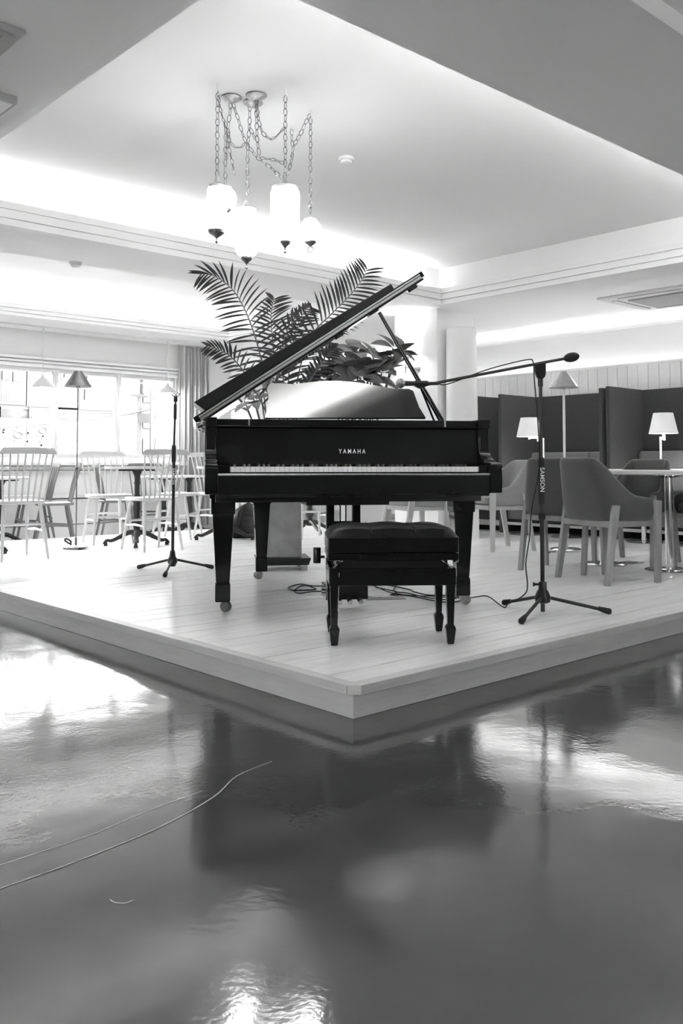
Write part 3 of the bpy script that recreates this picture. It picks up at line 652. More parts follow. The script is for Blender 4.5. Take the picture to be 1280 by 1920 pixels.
MB().box(-0.07,0.05,-0.02,0.04,0.004,0.007).build('hatch', 'canopy_silver', t, bevel=0.001)
pl = onz(1181,1055,S); t = thing('floor_outlet_plate', 'thin grey floor outlet plate beside chrome table base', 'outlet plate', pl, 0)
MB().box(-0.09,0.09,-0.07,0.07,0,0.004).build('plate', 'vent_grey', t, bevel=0.002)
MB().box(-0.04,0.04,-0.04,0.04,0.004,0.009).build('hatch', 'vent_dark', t, bevel=0.002)

# ------------------------------------------------------------------ swag lamps hanging from the tray ceiling
def chain(mb_, pts, link=0.042, wd=0.0100, r=0.0022):
    P = [Vector(p) for p in pts]; seg = []; 
    d = [0]
    for i in range(1, len(P)): d.append(d[-1]+(P[i]-P[i-1]).length)
    n = max(2, int(d[-1]/(link*0.80))); k = 0
    def at(s):
        for i in range(1, len(P)):
            if s <= d[i] or i == len(P)-1:
                return P[i-1].lerp(P[i], (s-d[i-1])/max(d[i]-d[i-1],1e-6))
    for i in range(n):
        a = at(d[-1]*i/n); b = at(d[-1]*(i+1)/n); t = (b-a).normalized(); c = (a+b)/2
        ref = Vector((0,0,1)) if abs(t.z)<0.8 else Vector((0.7,-0.7,0)); u = t.cross(ref).normalized(); w_ = t.cross(u)
        q = u if i % 2 else w_
        q = (q*math.cos(0.5)+ (w_ if i%2 else u)*math.sin(0.5)).normalized()
        mb_.tube([c+t*(link/2*0.98*math.cos(an))+q*(wd*math.sin(an)) for an in [2*PI*j/8 for j in range(8)]], r, 4, True)
    return mb_
def strand(pix, d0, d1):
    n = len(pix)-1; return arc_pts([atd(x, y, d0+(d1-d0)*i/n) for i,(x,y) in enumerate(pix)], 4)
H1 = onz(408,158,TC); H3 = onz(535,163,TC); HG2 = onz(582,205,TC); HG1 = onz(423,212,TC); HX_ = onz(547,235,TC); CA = onz(434,182,TC); CB = onz(480,178,TC); CC = onz(474,191,TC)
dp = lambda P: FW.dot(P-CAM)
def hook(root, P):
    c = P-root.location
    MB().tube(arc_pts([c+Vector((0,0,0.002)), c+Vector((0,0,-0.03)), c+RT*0.008+Vector((0,0,-0.045)), c+Vector((0,0,-0.055)), c-RT*0.008+Vector((0,0,-0.045))],4),0.0025,6).build('ceiling_hook', 'white_metal', root, True)
def canopy(root, P, r=0.058):
    c = P-root.location
    MB().lathe([(0.008,-0.034),(0.02,-0.030),(r*0.6,-0.022),(r*0.92,-0.012),(r,-0.008),(r*0.9,0.001)],tuple(c),24).build('canopy', 'canopy_silver', root, True)
def cylinder_lamp(label, P, ztop, zbot, r, finial_r, power):
    z0 = P.z; root = thing('pendant_lamp', label, 'pendant lamp', P, 0, 'glass lamps on swagged chains')
    h = ztop-zbot; top = ztop-z0; bot = zbot-z0
    n = 32; rows = []; prof = [(0.55,0.0),(0.86,-0.02),(0.98,-0.07),(1.0,-0.14),(1.0,-0.30),(0.99,-0.45),(1.0,-0.60)]
    rows = [[((r*q)*math.cos(2*PI*k/n), (r*q)*math.sin(2*PI*k/n), top+h*zz) for k in range(n+1)] for q,zz in prof]
    MB().grid(rows).build('glass_shade', 'glass_shade', root, True)
    prof = [(1.0,-0.60)]+[(1.0-(0.02 if i%2 else 0)-0.55*max(0,(i-7)/6)**2.2, -0.60-0.33*i/13) for i in range(1,14)]
    rows = [[((r*q*(1+0.018*math.cos(12*2*PI*k/(n*2))))*math.cos(2*PI*k/(n*2)), (r*q*(1+0.018*math.cos(12*2*PI*k/(n*2))))*math.sin(2*PI*k/(n*2)), top+h*zz) for k in range(n*2+1)] for q,zz in prof]
    MB().grid(rows).build('ribbed_glass', 'glass_shade_low', root, True)
    MB().lathe([(r*0.90,top-0.008),(r*0.92,top+0.004),(r*0.6,top+0.014),(r*0.3,top+0.024),(0.012,top+0.04),(0.006,top+0.055)],(0,0,0),24).build('top_cap', 'canopy_silver', root, True)
    MB().lathe([(0.004,bot-0.045),(0.009,bot-0.038),(0.004,bot-0.03),(0.004,bot-0.018),(finial_r*0.35,bot-0.008),(finial_r*0.9,bot+0.008),(finial_r,bot+0.022),(finial_r*0.9,bot+0.03)],(0,0,0),20).build('finial', 'aged_silver', root, True)
    return root
def globe_lamp(label, P, zc, r, ring):
    root = thing('pendant_lamp', label, 'pendant lamp', P, 0, 'glass lamps on swagged chains'); z = zc-P.z
    MB().sphere((0,0,z), r, 24, 14).build('glass_globe', 'glass_shade', root, True)
    MB().lathe([(r*0.55,z+r*0.86),(r*0.56,z+r*0.98),(r*0.3,z+r*1.08),(0.008,z+r*1.2)],(0,0,0),20).build('top_cap', 'white_metal', root, True)
    MB().lathe([(0.005,z-r*1.35),(0.012,z-r*1.25),(0.03,z-r*1.05),(r*0.5,z-r*0.93),(r*0.48,z-r*0.86)],(0,0,0),20).build('finial', 'aged_silver', root, True)
    if ring:
        c = Vector((0,0,z-r*1.6)); MB().tube([c+RT*(0.016*math.cos(a))+Vector((0,0,0.016*math.sin(a))) for a in [2*PI*i/16 for i in range(16)]],0.0035,6,True).build('pull_ring', 'aged_silver', root, True)
    return root
def chains(root, strands):
    for stn in strands:
        chain(MB(), [p-root.location for p in stn]).build('chain', 'aged_silver', root, True)
lamp = cylinder_lamp('white glass cylinder lamp with pierced silver finial, beside a globe lamp', H1, 2.318, 2.062, 0.052, 0.046, 6)
hook(lamp, H1)
chains(lamp, [[H1+Vector((0,0,-0.05)), Vector((H1.x,H1.y,2.37))], strand([(409,172),(411,195),(417,220),(423,240),(426,262),(425,300)], dp(H1), dp(HG1))])
lamp = globe_lamp('white glass globe lamp half hidden behind a cylinder lamp', HG1, 2.372, 0.066, False)
hook(lamp, HG1); canopy(lamp, CA)
chains(lamp, [[HG1+Vector((0,0,-0.05)), Vector((HG1.x,HG1.y,2.45))], strand([(433,190),(431,212),(427,240),(430,262),(438,275),(450,278),(459,268)], dp(CA), dp(CC)), strand([(429,248),(429,272),(434,300),(440,328)], dp(CA), dp(HG1))])
L2 = Vector((CC.x, CC.y, TC)); LP = onz(463,191,TC)
lamp = cylinder_lamp('white glass cylinder lamp with ribbed lower half, hanging lowest of all', onz(463.5,196,TC), 2.272, 1.985, 0.061, 0.032, 6)
canopy(lamp, CC, 0.056)
P2 = lamp.location
chains(lamp, [strand([(468,196),(468,225),(466,255),(464,285),(463.5,365)], dp(CC), dp(P2)), strand([(468,240),(475,252),(478,262)], dp(CC), dp(CC))])
lamp = cylinder_lamp('widest white glass cylinder lamp with ribbed lower half and pointed finial', H3, 2.322, 2.018, 0.077, 0.030, 8)
hook(lamp, H3); canopy(lamp, CB, 0.058)
chains(lamp, [[H3+Vector((0,0,-0.05)), Vector((H3.x,H3.y,2.37))], strand([(481,182),(482,205),(486,232),(494,252),(510,262),(521,252),(534,238)], dp(CB), dp(H3)), strand([(480,184),(481,230),(482,262),(486,290)], dp(CB), dp(CB)),
    strand([(436,192),(446,222),(457,258),(470,280),(485,298),(505,312),(520,326),(531,337)], dp(CA), dp(H3))])
lamp = globe_lamp('white glass globe lamp with a ring pull, apart from the others', HG2, 2.172, 0.066, True)
hook(lamp, HG2); hook(lamp, HX_)
chains(lamp, [[HG2+Vector((0,0,-0.05)), Vector((HG2.x,HG2.y,2.27))], strand([(581,214),(573,230),(562,254),(551,272),(546,300),(540,328)], dp(HG2), dp(HX_)), strand([(547,242),(547,262),(549,282),(544,310),(537,330)], dp(HX_), dp(HX_)), strand([(487,296),(500,298),(512,299),(522,303),(534,307)], dp(CB), dp(H3))])

# ------------------------------------------------------------------ pendants over the window tables
def cone_pendant(label, P, za, zb, r):
    root = thing('cone_pendant_lamp', label, 'pendant lamp', (P[0],P[1],CE-0.018), 0, 'cone pendants on the window track'); z0 = CE-0.018
    MB().tube([(0,0,0),(0,0,-0.06)],0.012,10).build('track_adapter', 'white_metal', root, True)
    MB().tube([(0,0,-0.06),(0,0,za-z0)],0.004,6).build('cord', 'white_metal', root, True)
    MB().lathe([(r,zb-z0),(r*1.0,zb-z0+0.006),(0.02,za-z0-0.01),(0.008,za-z0+0.02)],(0,0,0),28).build('shade', 'white_metal', root, True)
    MB().sphere((0,0,zb-z0+0.012),0.022,10,6).build('bulb', 'glass_shade', root, True)
    point('pendant_bulb_light', (P[0],P[1],zb-0.03), 0.8, 0.03)
cone_pendant('white cone pendant in front of the lettered window pane', (4.308,9.842), 1.88, 1.745, 0.15)
cone_pendant('white cone pendant hanging beside the grey curtain', (5.958,9.842), 1.885, 1.77, 0.135)

# ------------------------------------------------------------------ floor lamps
def floor_lamp(label, P, hb, ht, rb, rt_, base_r, m_shade, m_pole, rp, feet):
    root = thing('floor_lamp', label, 'floor lamp', P)
    MB().lathe([(base_r*0.9,0.012 if feet else 0.0),(base_r,0.016 if feet else 0.003),(base_r,0.022),(base_r*0.85,0.03),(0.02,0.036)],(0,0,0),32).build('base', 'canopy_silver' if feet else 'chrome', root, True)
    if feet:
        for a in (0.4,2.5,4.6): MB().lathe([(0.012,0.0),(0.012,0.014)],(0.1*math.cos(a),0.1*math.sin(a),0),10).build('foot', 'black_rubber', root, True)
    MB().tube([(0,0,0.03),(0,0,0.10)],rp*2.2,12).build('pole_socket', m_pole, root, True)
    MB().tube([(0,0,0.03),(0,0,hb+0.02)],rp,10).build('pole', m_pole, root, True)
    MB().lathe([(rb,hb),(rb+0.001,hb+0.003),(rt_,ht),(rt_*0.4,ht+0.001)],(0,0,0),36).build('shade', m_shade, root, True)
    MB().lathe([(0.012,hb-0.012),(0.018,hb-0.006),(0.018,hb+0.02),(0.01,hb+0.03)],(0,0,0),14).build('lamp_holder', 'canopy_silver', root, True)
    return root
fl1 = floor_lamp('slender floor lamp with cone shade standing by the window chairs', (3.572,7.415,S), 1.437, 1.575, 0.117, 0.036, 0.118, 'steel_grey', 'steel_grey', 0.0048, True)
MB().tube(arc_pts([(-0.05,-0.02,0.04),(-0.10,0.0,0.075),(-0.07,0.04,0.09),(-0.02,0.05,0.06),(-0.06,0.0,0.05)],5),0.008,6).build('cord', 'black_rubber', fl1, True)
fl2 = floor_lamp('steel floor lamp with cone shade standing by the dark booths', (6.565,4.361,S), 1.407, 1.548, 0.126, 0.030, 0.135, 'brushed_steel', 'white_metal', 0.011, False)
MB().tube(arc_pts([(-0.12,0.0,0.008),(-0.18,0.06,0.006),(-0.26,0.05,0.05),(-0.24,0.0,0.01),(-0.30,-0.02,0.006)],5),0.005,6).build('cord', 'black_rubber', fl2, True)

# ------------------------------------------------------------------ upholstered armchairs
def armchair_mesh():
    # plan of the shell, from front right arm round the back to front left arm
    plan = [(0.245,0.20),(0.247,0.10),(0.248,0.0),(0.245,-0.10),(0.232,-0.175),(0.19,-0.215),(0.10,-0.228),(0.0,-0.232)]
    plan = plan+[(-x,y) for x,y in reversed(plan[:-1])]
    def top(x, y):
        t = min(1.0, max(0.0, (0.0-y)/0.16)); t = t*t*(3-2*t); f = max(0.0, (y-0.14)/0.06)
        return 0.545-0.02*f*f+0.245*t
    rows_o = []; rows_i = []; nz = 7
    for k in range(nz):
        q = k/(nz-1); ro = []; ri = []
        for (x, y) in plan:
            z = 0.385+(top(x,y)-0.385)*q; lean = max(0.0, z-0.50)
            sx = 1.0-0.95*max(0,lean); yo = -0.24*lean; base = 0.93+0.07*min(1,q*3)
            X, Y = x*sx*base, y*base+yo
            nx_, ny_ = X, Y+0.02; L = math.hypot(nx_, ny_) or 1; th = 0.045
            ro.append((X, Y, z)); ri.append((X-nx_/L*th, Y-ny_/L*th, z))
        rows_o.append(ro); rows_i.append(ri)
    m = MB().grid(rows_o).grid(rows_i)
    nb = len(plan); o2 = nz*nb
    for j in range(nb-1):
        a = (nz-1)*nb+j; m.f.append((a, a+1, o2+a+1, o2+a)); m.f.append((j, j+1, o2+j+1, o2+j))
    for k in range(nz-1):
        for j in (0, nb-1): m.f.append((k*nb+j, (k+1)*nb+j, o2+(k+1)*nb+j, o2+k*nb+j))
    return m
def armchair(shell_m, wood_m, label):
    root = thing('upholstered_armchair', label, 'chair', group='wool armchairs on the stage')
    armchair_mesh().build('shell', shell_m, root, True, sub=2)
    MB().box(-0.195,0.195,-0.17,0.215,0.40,0.465).build('seat_cushion', shell_m, root, True, bevel=0.02, seg=3)
    MB().box(-0.215,0.215,-0.185,0.205,0.352,0.392).build('seat_rail', wood_m, root, bevel=0.004)
    for s in (-1, 1):
        MB().hexa([(s*0.240-0.016,0.165,0),(s*0.240+0.016,0.165,0),(s*0.240+0.016,0.198,0),(s*0.240-0.016,0.198,0)],
                  [(s*0.252-0.014,0.150,0.515),(s*0.252+0.014,0.150,0.515),(s*0.252+0.014,0.205,0.515),(s*0.252-0.014,0.205,0.515)]).build('leg', wood_m, root, bevel=0.003)
        MB().hexa([(s*0.235-0.016,-0.235,0),(s*0.235+0.016,-0.235,0),(s*0.235+0.016,-0.202,0),(s*0.235-0.016,-0.202,0)],
                  [(s*0.225-0.014,-0.165,0.49),(s*0.225+0.014,-0.165,0.49),(s*0.225+0.014,-0.11,0.49),(s*0.225-0.014,-0.11,0.49)]).build('leg', wood_m, root, bevel=0.003)
    return root
ac1 = armchair('wool_dark', 'chair_wood', 'dark wool armchair with wooden legs, its back to the boom stand'); ac2 = armchair('wool_light', 'chair_wood_light', 'light grey wool armchair with pale legs beside the piano keys')
def place(src, first, loc, d, label):
    o = src if first else copy_tree(src); o.location = loc; o.rotation_euler = (0,0,face_dir(*d)); o['label'] = label; return o
place(ac1, True, (5.150,3.100,S), (0.955,-0.297), 'dark wool armchair seen from behind, nearest the boom stand on the stage')
place(ac1, False, (5.415,3.600,S), (0.99,0.14), 'dark wool armchair partly behind the boom stand pole')
place(ac1, False, (6.255,3.535,S), (-1.0,0.0), 'dark wool armchair across the chrome table, facing the boom stand')
place(ac1, False, (6.34,2.925,S), (-1.0,0.05), 'dark wool armchair beside the chrome table, only one arm and leg showing')
place(ac2, True, (6.33,4.895,S), (-0.905,0.425), 'light grey wool armchair with pale legs beside the piano keyboard')
place(ac2, False, (5.70,5.30,S), (0.93,-0.36), 'light grey wool armchair with pale legs seen beneath the piano')

# ------------------------------------------------------------------ white tables with chrome pedestals
def chrome_table(label, cx, cy, lx, lyy):
    root = thing('chrome_table', label, 'table', (cx, cy, S), 0, 'white tables on chrome pedestals')
    MB().box(-lx/2,lx/2,-lyy/2,lyy/2,0.672,0.703).build('table_top', 'table_top', root, bevel=0.006)
    for s in (-1, 1):
        y_ = s*0.26
        pl_ = MB().tube([(0,y_,0.02),(0,y_,0.665)],0.028,18).build('pedestal', 'chrome', root, True)
        MB().lathe([(0.165,0.0),(0.168,0.006),(0.155,0.013),(0.04,0.02)],(0,y_,0),32).build('base_plate', 'chrome', pl_, True)
        MB().lathe([(0.05,0.650),(0.10,0.664),(0.10,0.673)],(0,y_,0),24).build('top_plate', 'chrome', pl_, True)
    return root
chrome_table('white topped chrome pedestal table among the dark wool armchairs', 5.92, 3.345, 0.70, 1.10)
chrome_table('white topped chrome pedestal table in the booth holding a swing-arm lamp', 7.885, 4.10, 0.66, 1.05)
chrome_table('white topped chrome pedestal table behind light armchair, by the booth screen', 7.85, 5.45, 0.66, 1.10)

# ------------------------------------------------------------------ swing-arm table lamps
def table_lamp(label, P, shade_off, arm_z, sr0, sr1, z0, z1):
    root = thing('swing_arm_lamp', label, 'table lamp', P, 0, 'swing-arm lamps on the booth tables')
    MB().lathe([(0.07,0.0),(0.072,0.006),(0.06,0.016),(0.02,0.022)],(0,0,0),24).build('base', 'white_metal', root, True)
    MB().tube([(0,0,0.015),(0,0,arm_z+0.02)],0.010,10).build('stem', 'white_metal', root, True)
    so = Vector((shade_off[0], shade_off[1], 0)); mid = so*0.5+RT*0.02+Vector((0,0,0.0))
    ar = MB().tube([(0,0,arm_z),tuple(mid+Vector((0,0,arm_z)))],0.008,8).tube([tuple(mid+Vector((0,0,arm_z+0.022))),tuple(so+Vector((0,0,arm_z+0.022)))],0.008,8)
    ar.tube([tuple(mid+Vector((0,0,arm_z-0.014))),tuple(mid+Vector((0,0,arm_z+0.036)))],0.012,10).tube([tuple(so+Vector((0,0,arm_z+0.008))),tuple(so+Vector((0,0,z0+0.03)))],0.010,10)
    ar.build('swing_arm', 'white_metal', root, True)
    n = 36
    MB().grid([[(so.x+r*math.cos(2*PI*k/n), so.y+r*math.sin(2*PI*k/n), z) for k in range(n+1)] for r,z in ((sr0,z0),(sr0*0.86+sr1*0.14,z0+(z1-z0)*0.14),((sr0+sr1)/2,(z0+z1)/2),(sr1,z1))]).build('shade', 'lamp_fabric_lit', root, True, solid=0.003)
    return root
TZ = S+0.703
point('table_lamp_light', (7.74,5.57,TZ+0.43), 0.8, 0.04); point('table_lamp_light', (7.91,4.16,TZ+0.43), 0.8, 0.04)
tl = table_lamp('swing-arm lamp with white fabric shade on the table behind the boom stand', (7.85,5.47,TZ), (-0.11,0.10), 0.30, 0.132, 0.088, 0.335, 0.535)
tl = table_lamp('swing-arm lamp with white fabric shade on the table below the ceiling cassette', (7.91,4.19,TZ), (-0.0,-0.03), 0.285, 0.132, 0.088, 0.335, 0.53)
MB().tube(arc_pts([(0.05,-0.03,0.012),(-0.1,-0.13,0.006),(-0.30,-0.25,0.006),(-0.345,-0.27,-0.02),(-0.345,-0.27,-0.10),(-0.345,-0.27,-0.17)],5),0.003,6).build('cord', 'black_rubber', tl, True)
MB().lathe([(0.008,-0.225),(0.018,-0.215),(0.02,-0.19),(0.016,-0.15),(0.006,-0.14)],(-0.345,-0.27,0),12).build('cord_switch', 'black_rubber', tl, True)

# ------------------------------------------------------------------ booths: felt screens and sofas
XB = 8.60
def booth(y0, y1, label, slabel, wings=(True,True)):
    root = thing('booth_screen', label, 'screen', (XB,(y0+y1)/2,S), 0, 'felt booth screens along the wall'); h = 1.645-S; hy = (y1-y0)/2
    MB().box(-0.04,0.0,-hy,hy,0.0,h).build('back_panel', 'felt_dark', root, bevel=0.008)
    if wings[1]: MB().box(-0.70,-0.04,hy-0.042,hy,0.0,h).build('wing_panel', 'felt_dark', root, bevel=0.008)
    if wings[0]: MB().box(-0.70,-0.04,-hy,-hy+0.042,0.0,h-0.012).build('wing_panel', 'felt_dark', root, bevel=0.008)
    if slabel:
        sf = thing('bench_sofa', slabel, 'sofa', (XB-0.05,(y0+y1)/2,S), 0, 'grey sofas inside the booths'); a, b = -hy+0.05, hy-0.05
        MB().box(-0.56,0.0,a,b,0.145,0.35).build('seat_base', 'sofa_fabric', sf, bevel=0.012)
        MB().box(-0.59,-0.10,a+0.004,b-0.004,0.355,0.485).build('seat_cushion', 'sofa_fabric', sf, True, bevel=0.025, seg=3)
        MB().box(-0.58,-0.02,a,b,0.085,0.115).build('base_rail', 'white_lacquer', sf, bevel=0.003)
        MB().box(-0.555,-0.02,a,b,0.115,0.147).build('gap_shade_bar', 'void_black', sf)  # solid black bar stands in for the shade of the open gap
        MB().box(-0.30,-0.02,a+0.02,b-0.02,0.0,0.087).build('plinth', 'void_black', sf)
        ym = a+(b-a)*0.37
        for (p, q) in ((a,ym-0.003),(ym+0.003,b)):
            MB().hexa([(-0.17,p,0.47),(0,p,0.47),(0,q,0.47),(-0.17,q,0.47)],[(-0.11,p,0.885),(0,p,0.885),(0,q,0.885),(-0.11,q,0.885)]).build('back_cushion', 'sofa_fabric', sf, True, bevel=0.025, seg=3)
booth(4.80, 6.10, 'dark felt booth screen behind the steel floor lamp', 'grey fabric bench sofa inside the booth with steel floor lamp')
booth(3.30, 4.765, 'dark felt booth screen under the ceiling cassette', 'grey fabric bench sofa inside the booth under the ceiling cassette')
t = thing('booth_screen', 'dark felt end screen beside the white column', 'screen', (8.15,6.62,S), 0, 'felt booth screens along the wall')
MB().box(-0.47,0.47,-0.02,0.02,0.0,1.55).build('panel', 'felt_dark', t, bevel=0.008)
sf = thing('side_bench', 'low dark bench with white rail between the column and first booth', 'bench', (8.30,6.36,S))
MB().box(-0.22,0.26,-0.22,0.22,0.12,0.40).build('body', 'felt_dark', sf, bevel=0.01)
MB().box(-0.24,0.26,-0.23,0.23,0.06,0.12).build('rail', 'white_lacquer', sf, bevel=0.004)
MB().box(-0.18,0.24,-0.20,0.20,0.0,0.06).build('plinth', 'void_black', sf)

# ------------------------------------------------------------------ column fittings
t = thing('air_conditioner_tower', 'tall white rounded tower unit against the right face of the column', 'air conditioner', (6.965,5.835,S))
MB().lathe([(0.178,0.0),(0.178,0.04),(0.172,1.2),(0.165,2.10),(0.158,2.125)],(0,0,0),40,1.0,0.88).build('body', 'wall_paint', t, True)
MB().lathe([(0.160,2.122),(0.150,2.138),(0.02,2.14)],(0,0,0),40,1.0,0.88).build('top_cap', 'white_metal', t, True)
mt = onx(783,690,6.78); point('sconce_light', (mt.x-0.12,mt.y+0.06,mt.z+0.23), 0.3, 0.03); t = thing('wall_sconce', 'wall sconce with white shade on the left face of the column', 'wall lamp', mt)
MB().lathe([(0.035,0.0),(0.035,0.014),(0.02,0.02)],(0,0,0),20).build('mount_plate', 'canopy_silver', t, True)
bpy.data.objects[t.children[0].name].rotation_euler = (0,-PI/2,0)
MB().tube([(0,0,0),(-0.12,0.06,0)],0.007,8).tube([(-0.12,0.06,-0.06),(-0.12,0.06,0.13)],0.007,8).build('arm', 'canopy_silver', t, True)
n = 32
MB().grid([[(-0.12+r*math.cos(2*PI*k/n), 0.06+r*math.sin(2*PI*k/n), z) for k in range(n+1)] for r,z in ((0.108,0.155),(0.092,0.24),(0.078,0.315))]).build('shade', 'lamp_fabric', t, True, solid=0.003)

# ------------------------------------------------------------------ curtain
cu = thing('curtain', 'grey floor-length pleated curtain at the end of the windows', 'curtain', (6.55, 10.12, 0.0))
pts = []
for i in range(121):
    a = i/120; x = -0.235+0.47*a; pts.append((x, 0.062*math.sin(a*2*PI*8.5)+0.016*math.sin(a*2*PI*3.1+1)))
MB().grid([[(x*sx, y_*sy, z) for x,y_ in pts] for z,sx,sy in ((2.445,0.97,0.75),(2.0,0.99,0.95),(1.2,1.0,1.05),(0.06,1.02,1.15))]).build('pleated_cloth', 'curtain', cu, True)
MB().box(-0.26,0.26,-0.02,0.02,2.44,2.462).build('curtain_rail', 'white_metal', cu)

# ------------------------------------------------------------------ spindle-back chairs by the windows
def spindle_chair(wood, nsp, crossbar=False, label='white spindle-back chair', group='spindle chairs by the windows'):
    root = thing('spindle_chair', label, 'chair', group=group)
    # saddle seat
    out = []
    for i in range(28):
        a = 2*PI*i/28; c_, s_ = math.cos(a), math.sin(a)
        x = 0.205*math.copysign(abs(c_)**0.55, c_); y_ = 0.195*math.copysign(abs(s_)**0.55, s_); out.append((x*(1.0+0.05*(y_/0.195)), y_))
    MB().prism(out, 0.028, 'z', 0.432).build('seat', wood, root, True, bevel=0.007)
    for sx in (-1, 1):
        for sy in (-1, 1):
            MB().tube([(sx*0.185,sy*0.205,0.0),(sx*0.172,sy*0.178,0.14),(sx*0.155,sy*0.145,0.32),(sx*0.145,sy*0.125,0.435)],[0.011,0.0135,0.017,0.015],10).build('leg', wood, root, True)
        MB().tube([(sx*0.167,-0.172,0.215),(sx*0.167,0.0,0.225),(sx*0.167,0.172,0.215)],[0.008,0.0105,0.008],8).build('stretcher', wood, root, True)
    MB().tube([(-0.17,0.165,0.25),(0,0.165,0.255),(0.17,0.165,0.25)],[0.009,0.011,0.009],8).build('stretcher', wood, root, True)
    MB().tube([(-0.17,-0.165,0.27),(0,-0.165,0.275),(0.17,-0.165,0.27)],[0.009,0.011,0.009],8).build('stretcher', wood, root, True)
    w0, w1 = 0.165, 0.205; bend = lambda q: -0.022*(1-q*q)
    for i in range(nsp):
        q = -1+2*i/(nsp-1)
        MB().tube([(q*w0,-0.155+bend(q)*0.4,0.45),(q*(w0+w1)/2,-0.19+bend(q)*0.7,0.65),(q*w1,-0.235+bend(q),0.838)],[0.0085,0.0078,0.006],8).build('spindle', wood, root, True)
    n = 17; rows = []
    prof = [(-0.010,0.824),(0.010,0.824),(0.012,0.85),(0.006,0.872),(-0.006,0.872),(-0.012,0.85),(-0.010,0.824)]
    for i in range(n):
        q = -1.10+2.20*i/(n-1); ec = max(0.0,(abs(q)-0.97)/0.13); zt = 1-0.55*ec*ec
        rows.append([(q*w1, -0.238+bend(q)+py*(1-0.4*ec), 0.824+(pz-0.824)*zt+0.004*(1-q*q)) for py,pz in prof])
    m = MB().grid(rows); k = len(prof); m.f.append(tuple(range(k-1))); m.f.append(tuple((n-1)*k+j for j in reversed(range(k-1))))
    m.build('crest_rail', wood, root, True)
    if crossbar: MB().box(-0.17,0.17,-0.212,-0.194,0.64,0.668).build('crossbar', wood, root, bevel=0.004)
    return root
sc1 = spindle_chair('white_lacquer', 8); sc2 = spindle_chair('grey_wood', 7); sc3 = spindle_chair('white_lacquer', 4, True)
place(sc1, True, (2.855,6.995,S), (0.0,1.0), 'white spindle-back chair in front of the two grey wooden chairs')
place(sc1, False, (4.03,6.895,S), (0.02,1.0), 'white spindle-back chair with its back to the straight microphone stand')
place(sc1, False, (4.075,7.79,S), (-0.22,-0.97), 'white spindle-back chair across the round table, facing the room, beside the floor lamp')
place(sc3, True, (4.84,7.78,S), (0.62,-0.78), 'white chair with few spindles and a crossbar by the curtain')
place(sc1, False, (5.31,7.72,S), (0.0,-1.0), 'white spindle-back chair half hidden behind the piano corner below the curtain')
place(sc1, False, (5.90,6.95,S), (0.3,0.95), 'white spindle-back chair seen only under the piano, by iron table feet')
place(sc2, True, (4.08,8.98,0.006), (-0.94,0.35), 'grey wooden spindle chair on the lower floor next to the slender floor lamp')
place(sc2, False, (4.13,9.62,0.006), (-0.96,0.25), 'grey wooden spindle chair on the lower floor close to the lettered window pane')
place(sc2, False, (4.93,9.22,0.006), (0.9,-0.3), 'grey wooden spindle chair on the lower floor behind the round stage table')
place(sc2, False, (5.62,9.68,0.006), (-0.25,-0.97), 'grey wooden spindle chair on the lower floor facing the room by the windows')

# ------------------------------------------------------------------ bistro tables with cast iron feet
def bistro_table(label, P, r=0.30, rz=0.0, square=False):
    root = thing('bistro_table', label, 'table', P, rz, 'pale tables on cast iron feet')
    MB().lathe([(r-0.004,0.702),(r,0.706),(r,0.722),(r-0.004,0.727)],(0,0,0),40).build('table_top', 'table_top', root, True)
    br = MB()
    for a in (0, PI/2): 
        c_, s_ = math.cos(a), math.sin(a); br.tube([(-0.22*c_,-0.22*s_,0.694),(0.22*c_,0.22*s_,0.694)],0.009,6)
    br.build('top_bracket', 'cast_iron', root, True)
    MB().lathe([(0.034,0.08),(0.036,0.14),(0.028,0.16),(0.042,0.19),(0.046,0.215),(0.030,0.25),(0.028,0.29),(0.034,0.33),(0.032,0.42),(0.038,0.435),(0.038,0.45),(0.026,0.47),(0.024,0.56),(0.031,0.575),(0.024,0.59),(0.026,0.64),(0.044,0.68),(0.044,0.702)],(0,0,0),18).build('column', 'cast_iron', root, True)
    for i in range(4):
        a = PI/4+i*PI/2; c_, s_ = math.cos(a), math.sin(a)
        pr = [(0.02,0.12),(0.08,0.115),(0.16,0.075),(0.225,0.045),(0.262,0.05),(0.285,0.028),(0.288,0.018)]
        MB().tube(arc_pts([(d*c_,d*s_,z) for d,z in pr],3),[0.026-0.012*min(1,k/12) for k in range(19)],8).tube([(0.275*c_,0.275*s_,0.0),(0.275*c_,0.275*s_,0.03)],0.018,8).build('claw_foot', 'cast_iron', root, True)
    return root
bistro_table('round pale table on iron feet between two white spindle chairs', (4.14,7.36,S), 0.295, 0.25)
bistro_table('pale iron-footed table on stage before the lettered window pane', (2.67,7.47,S), 0.30, 0.55)
bistro_table('pale iron-footed table on stage behind the left piano leg', (5.08,7.30,S), 0.28, 0.1)
bistro_table('pale iron-footed table seen beneath the piano beside the stone planter', (6.30,7.44,S), 0.29, 0.5)
bistro_table('pale iron-footed table on the lower floor before the grey wooden chairs', (3.66,9.36,0.006), 0.30, 0.3)
bistro_table('pale iron-footed table on the lower floor behind the straight microphone stand', (5.40,8.99,0.006), 0.26, 0.2)
bistro_table('pale iron-footed table on the lower floor nearest the curtain', (6.02,9.42,0.006), 0.28, 0.6)

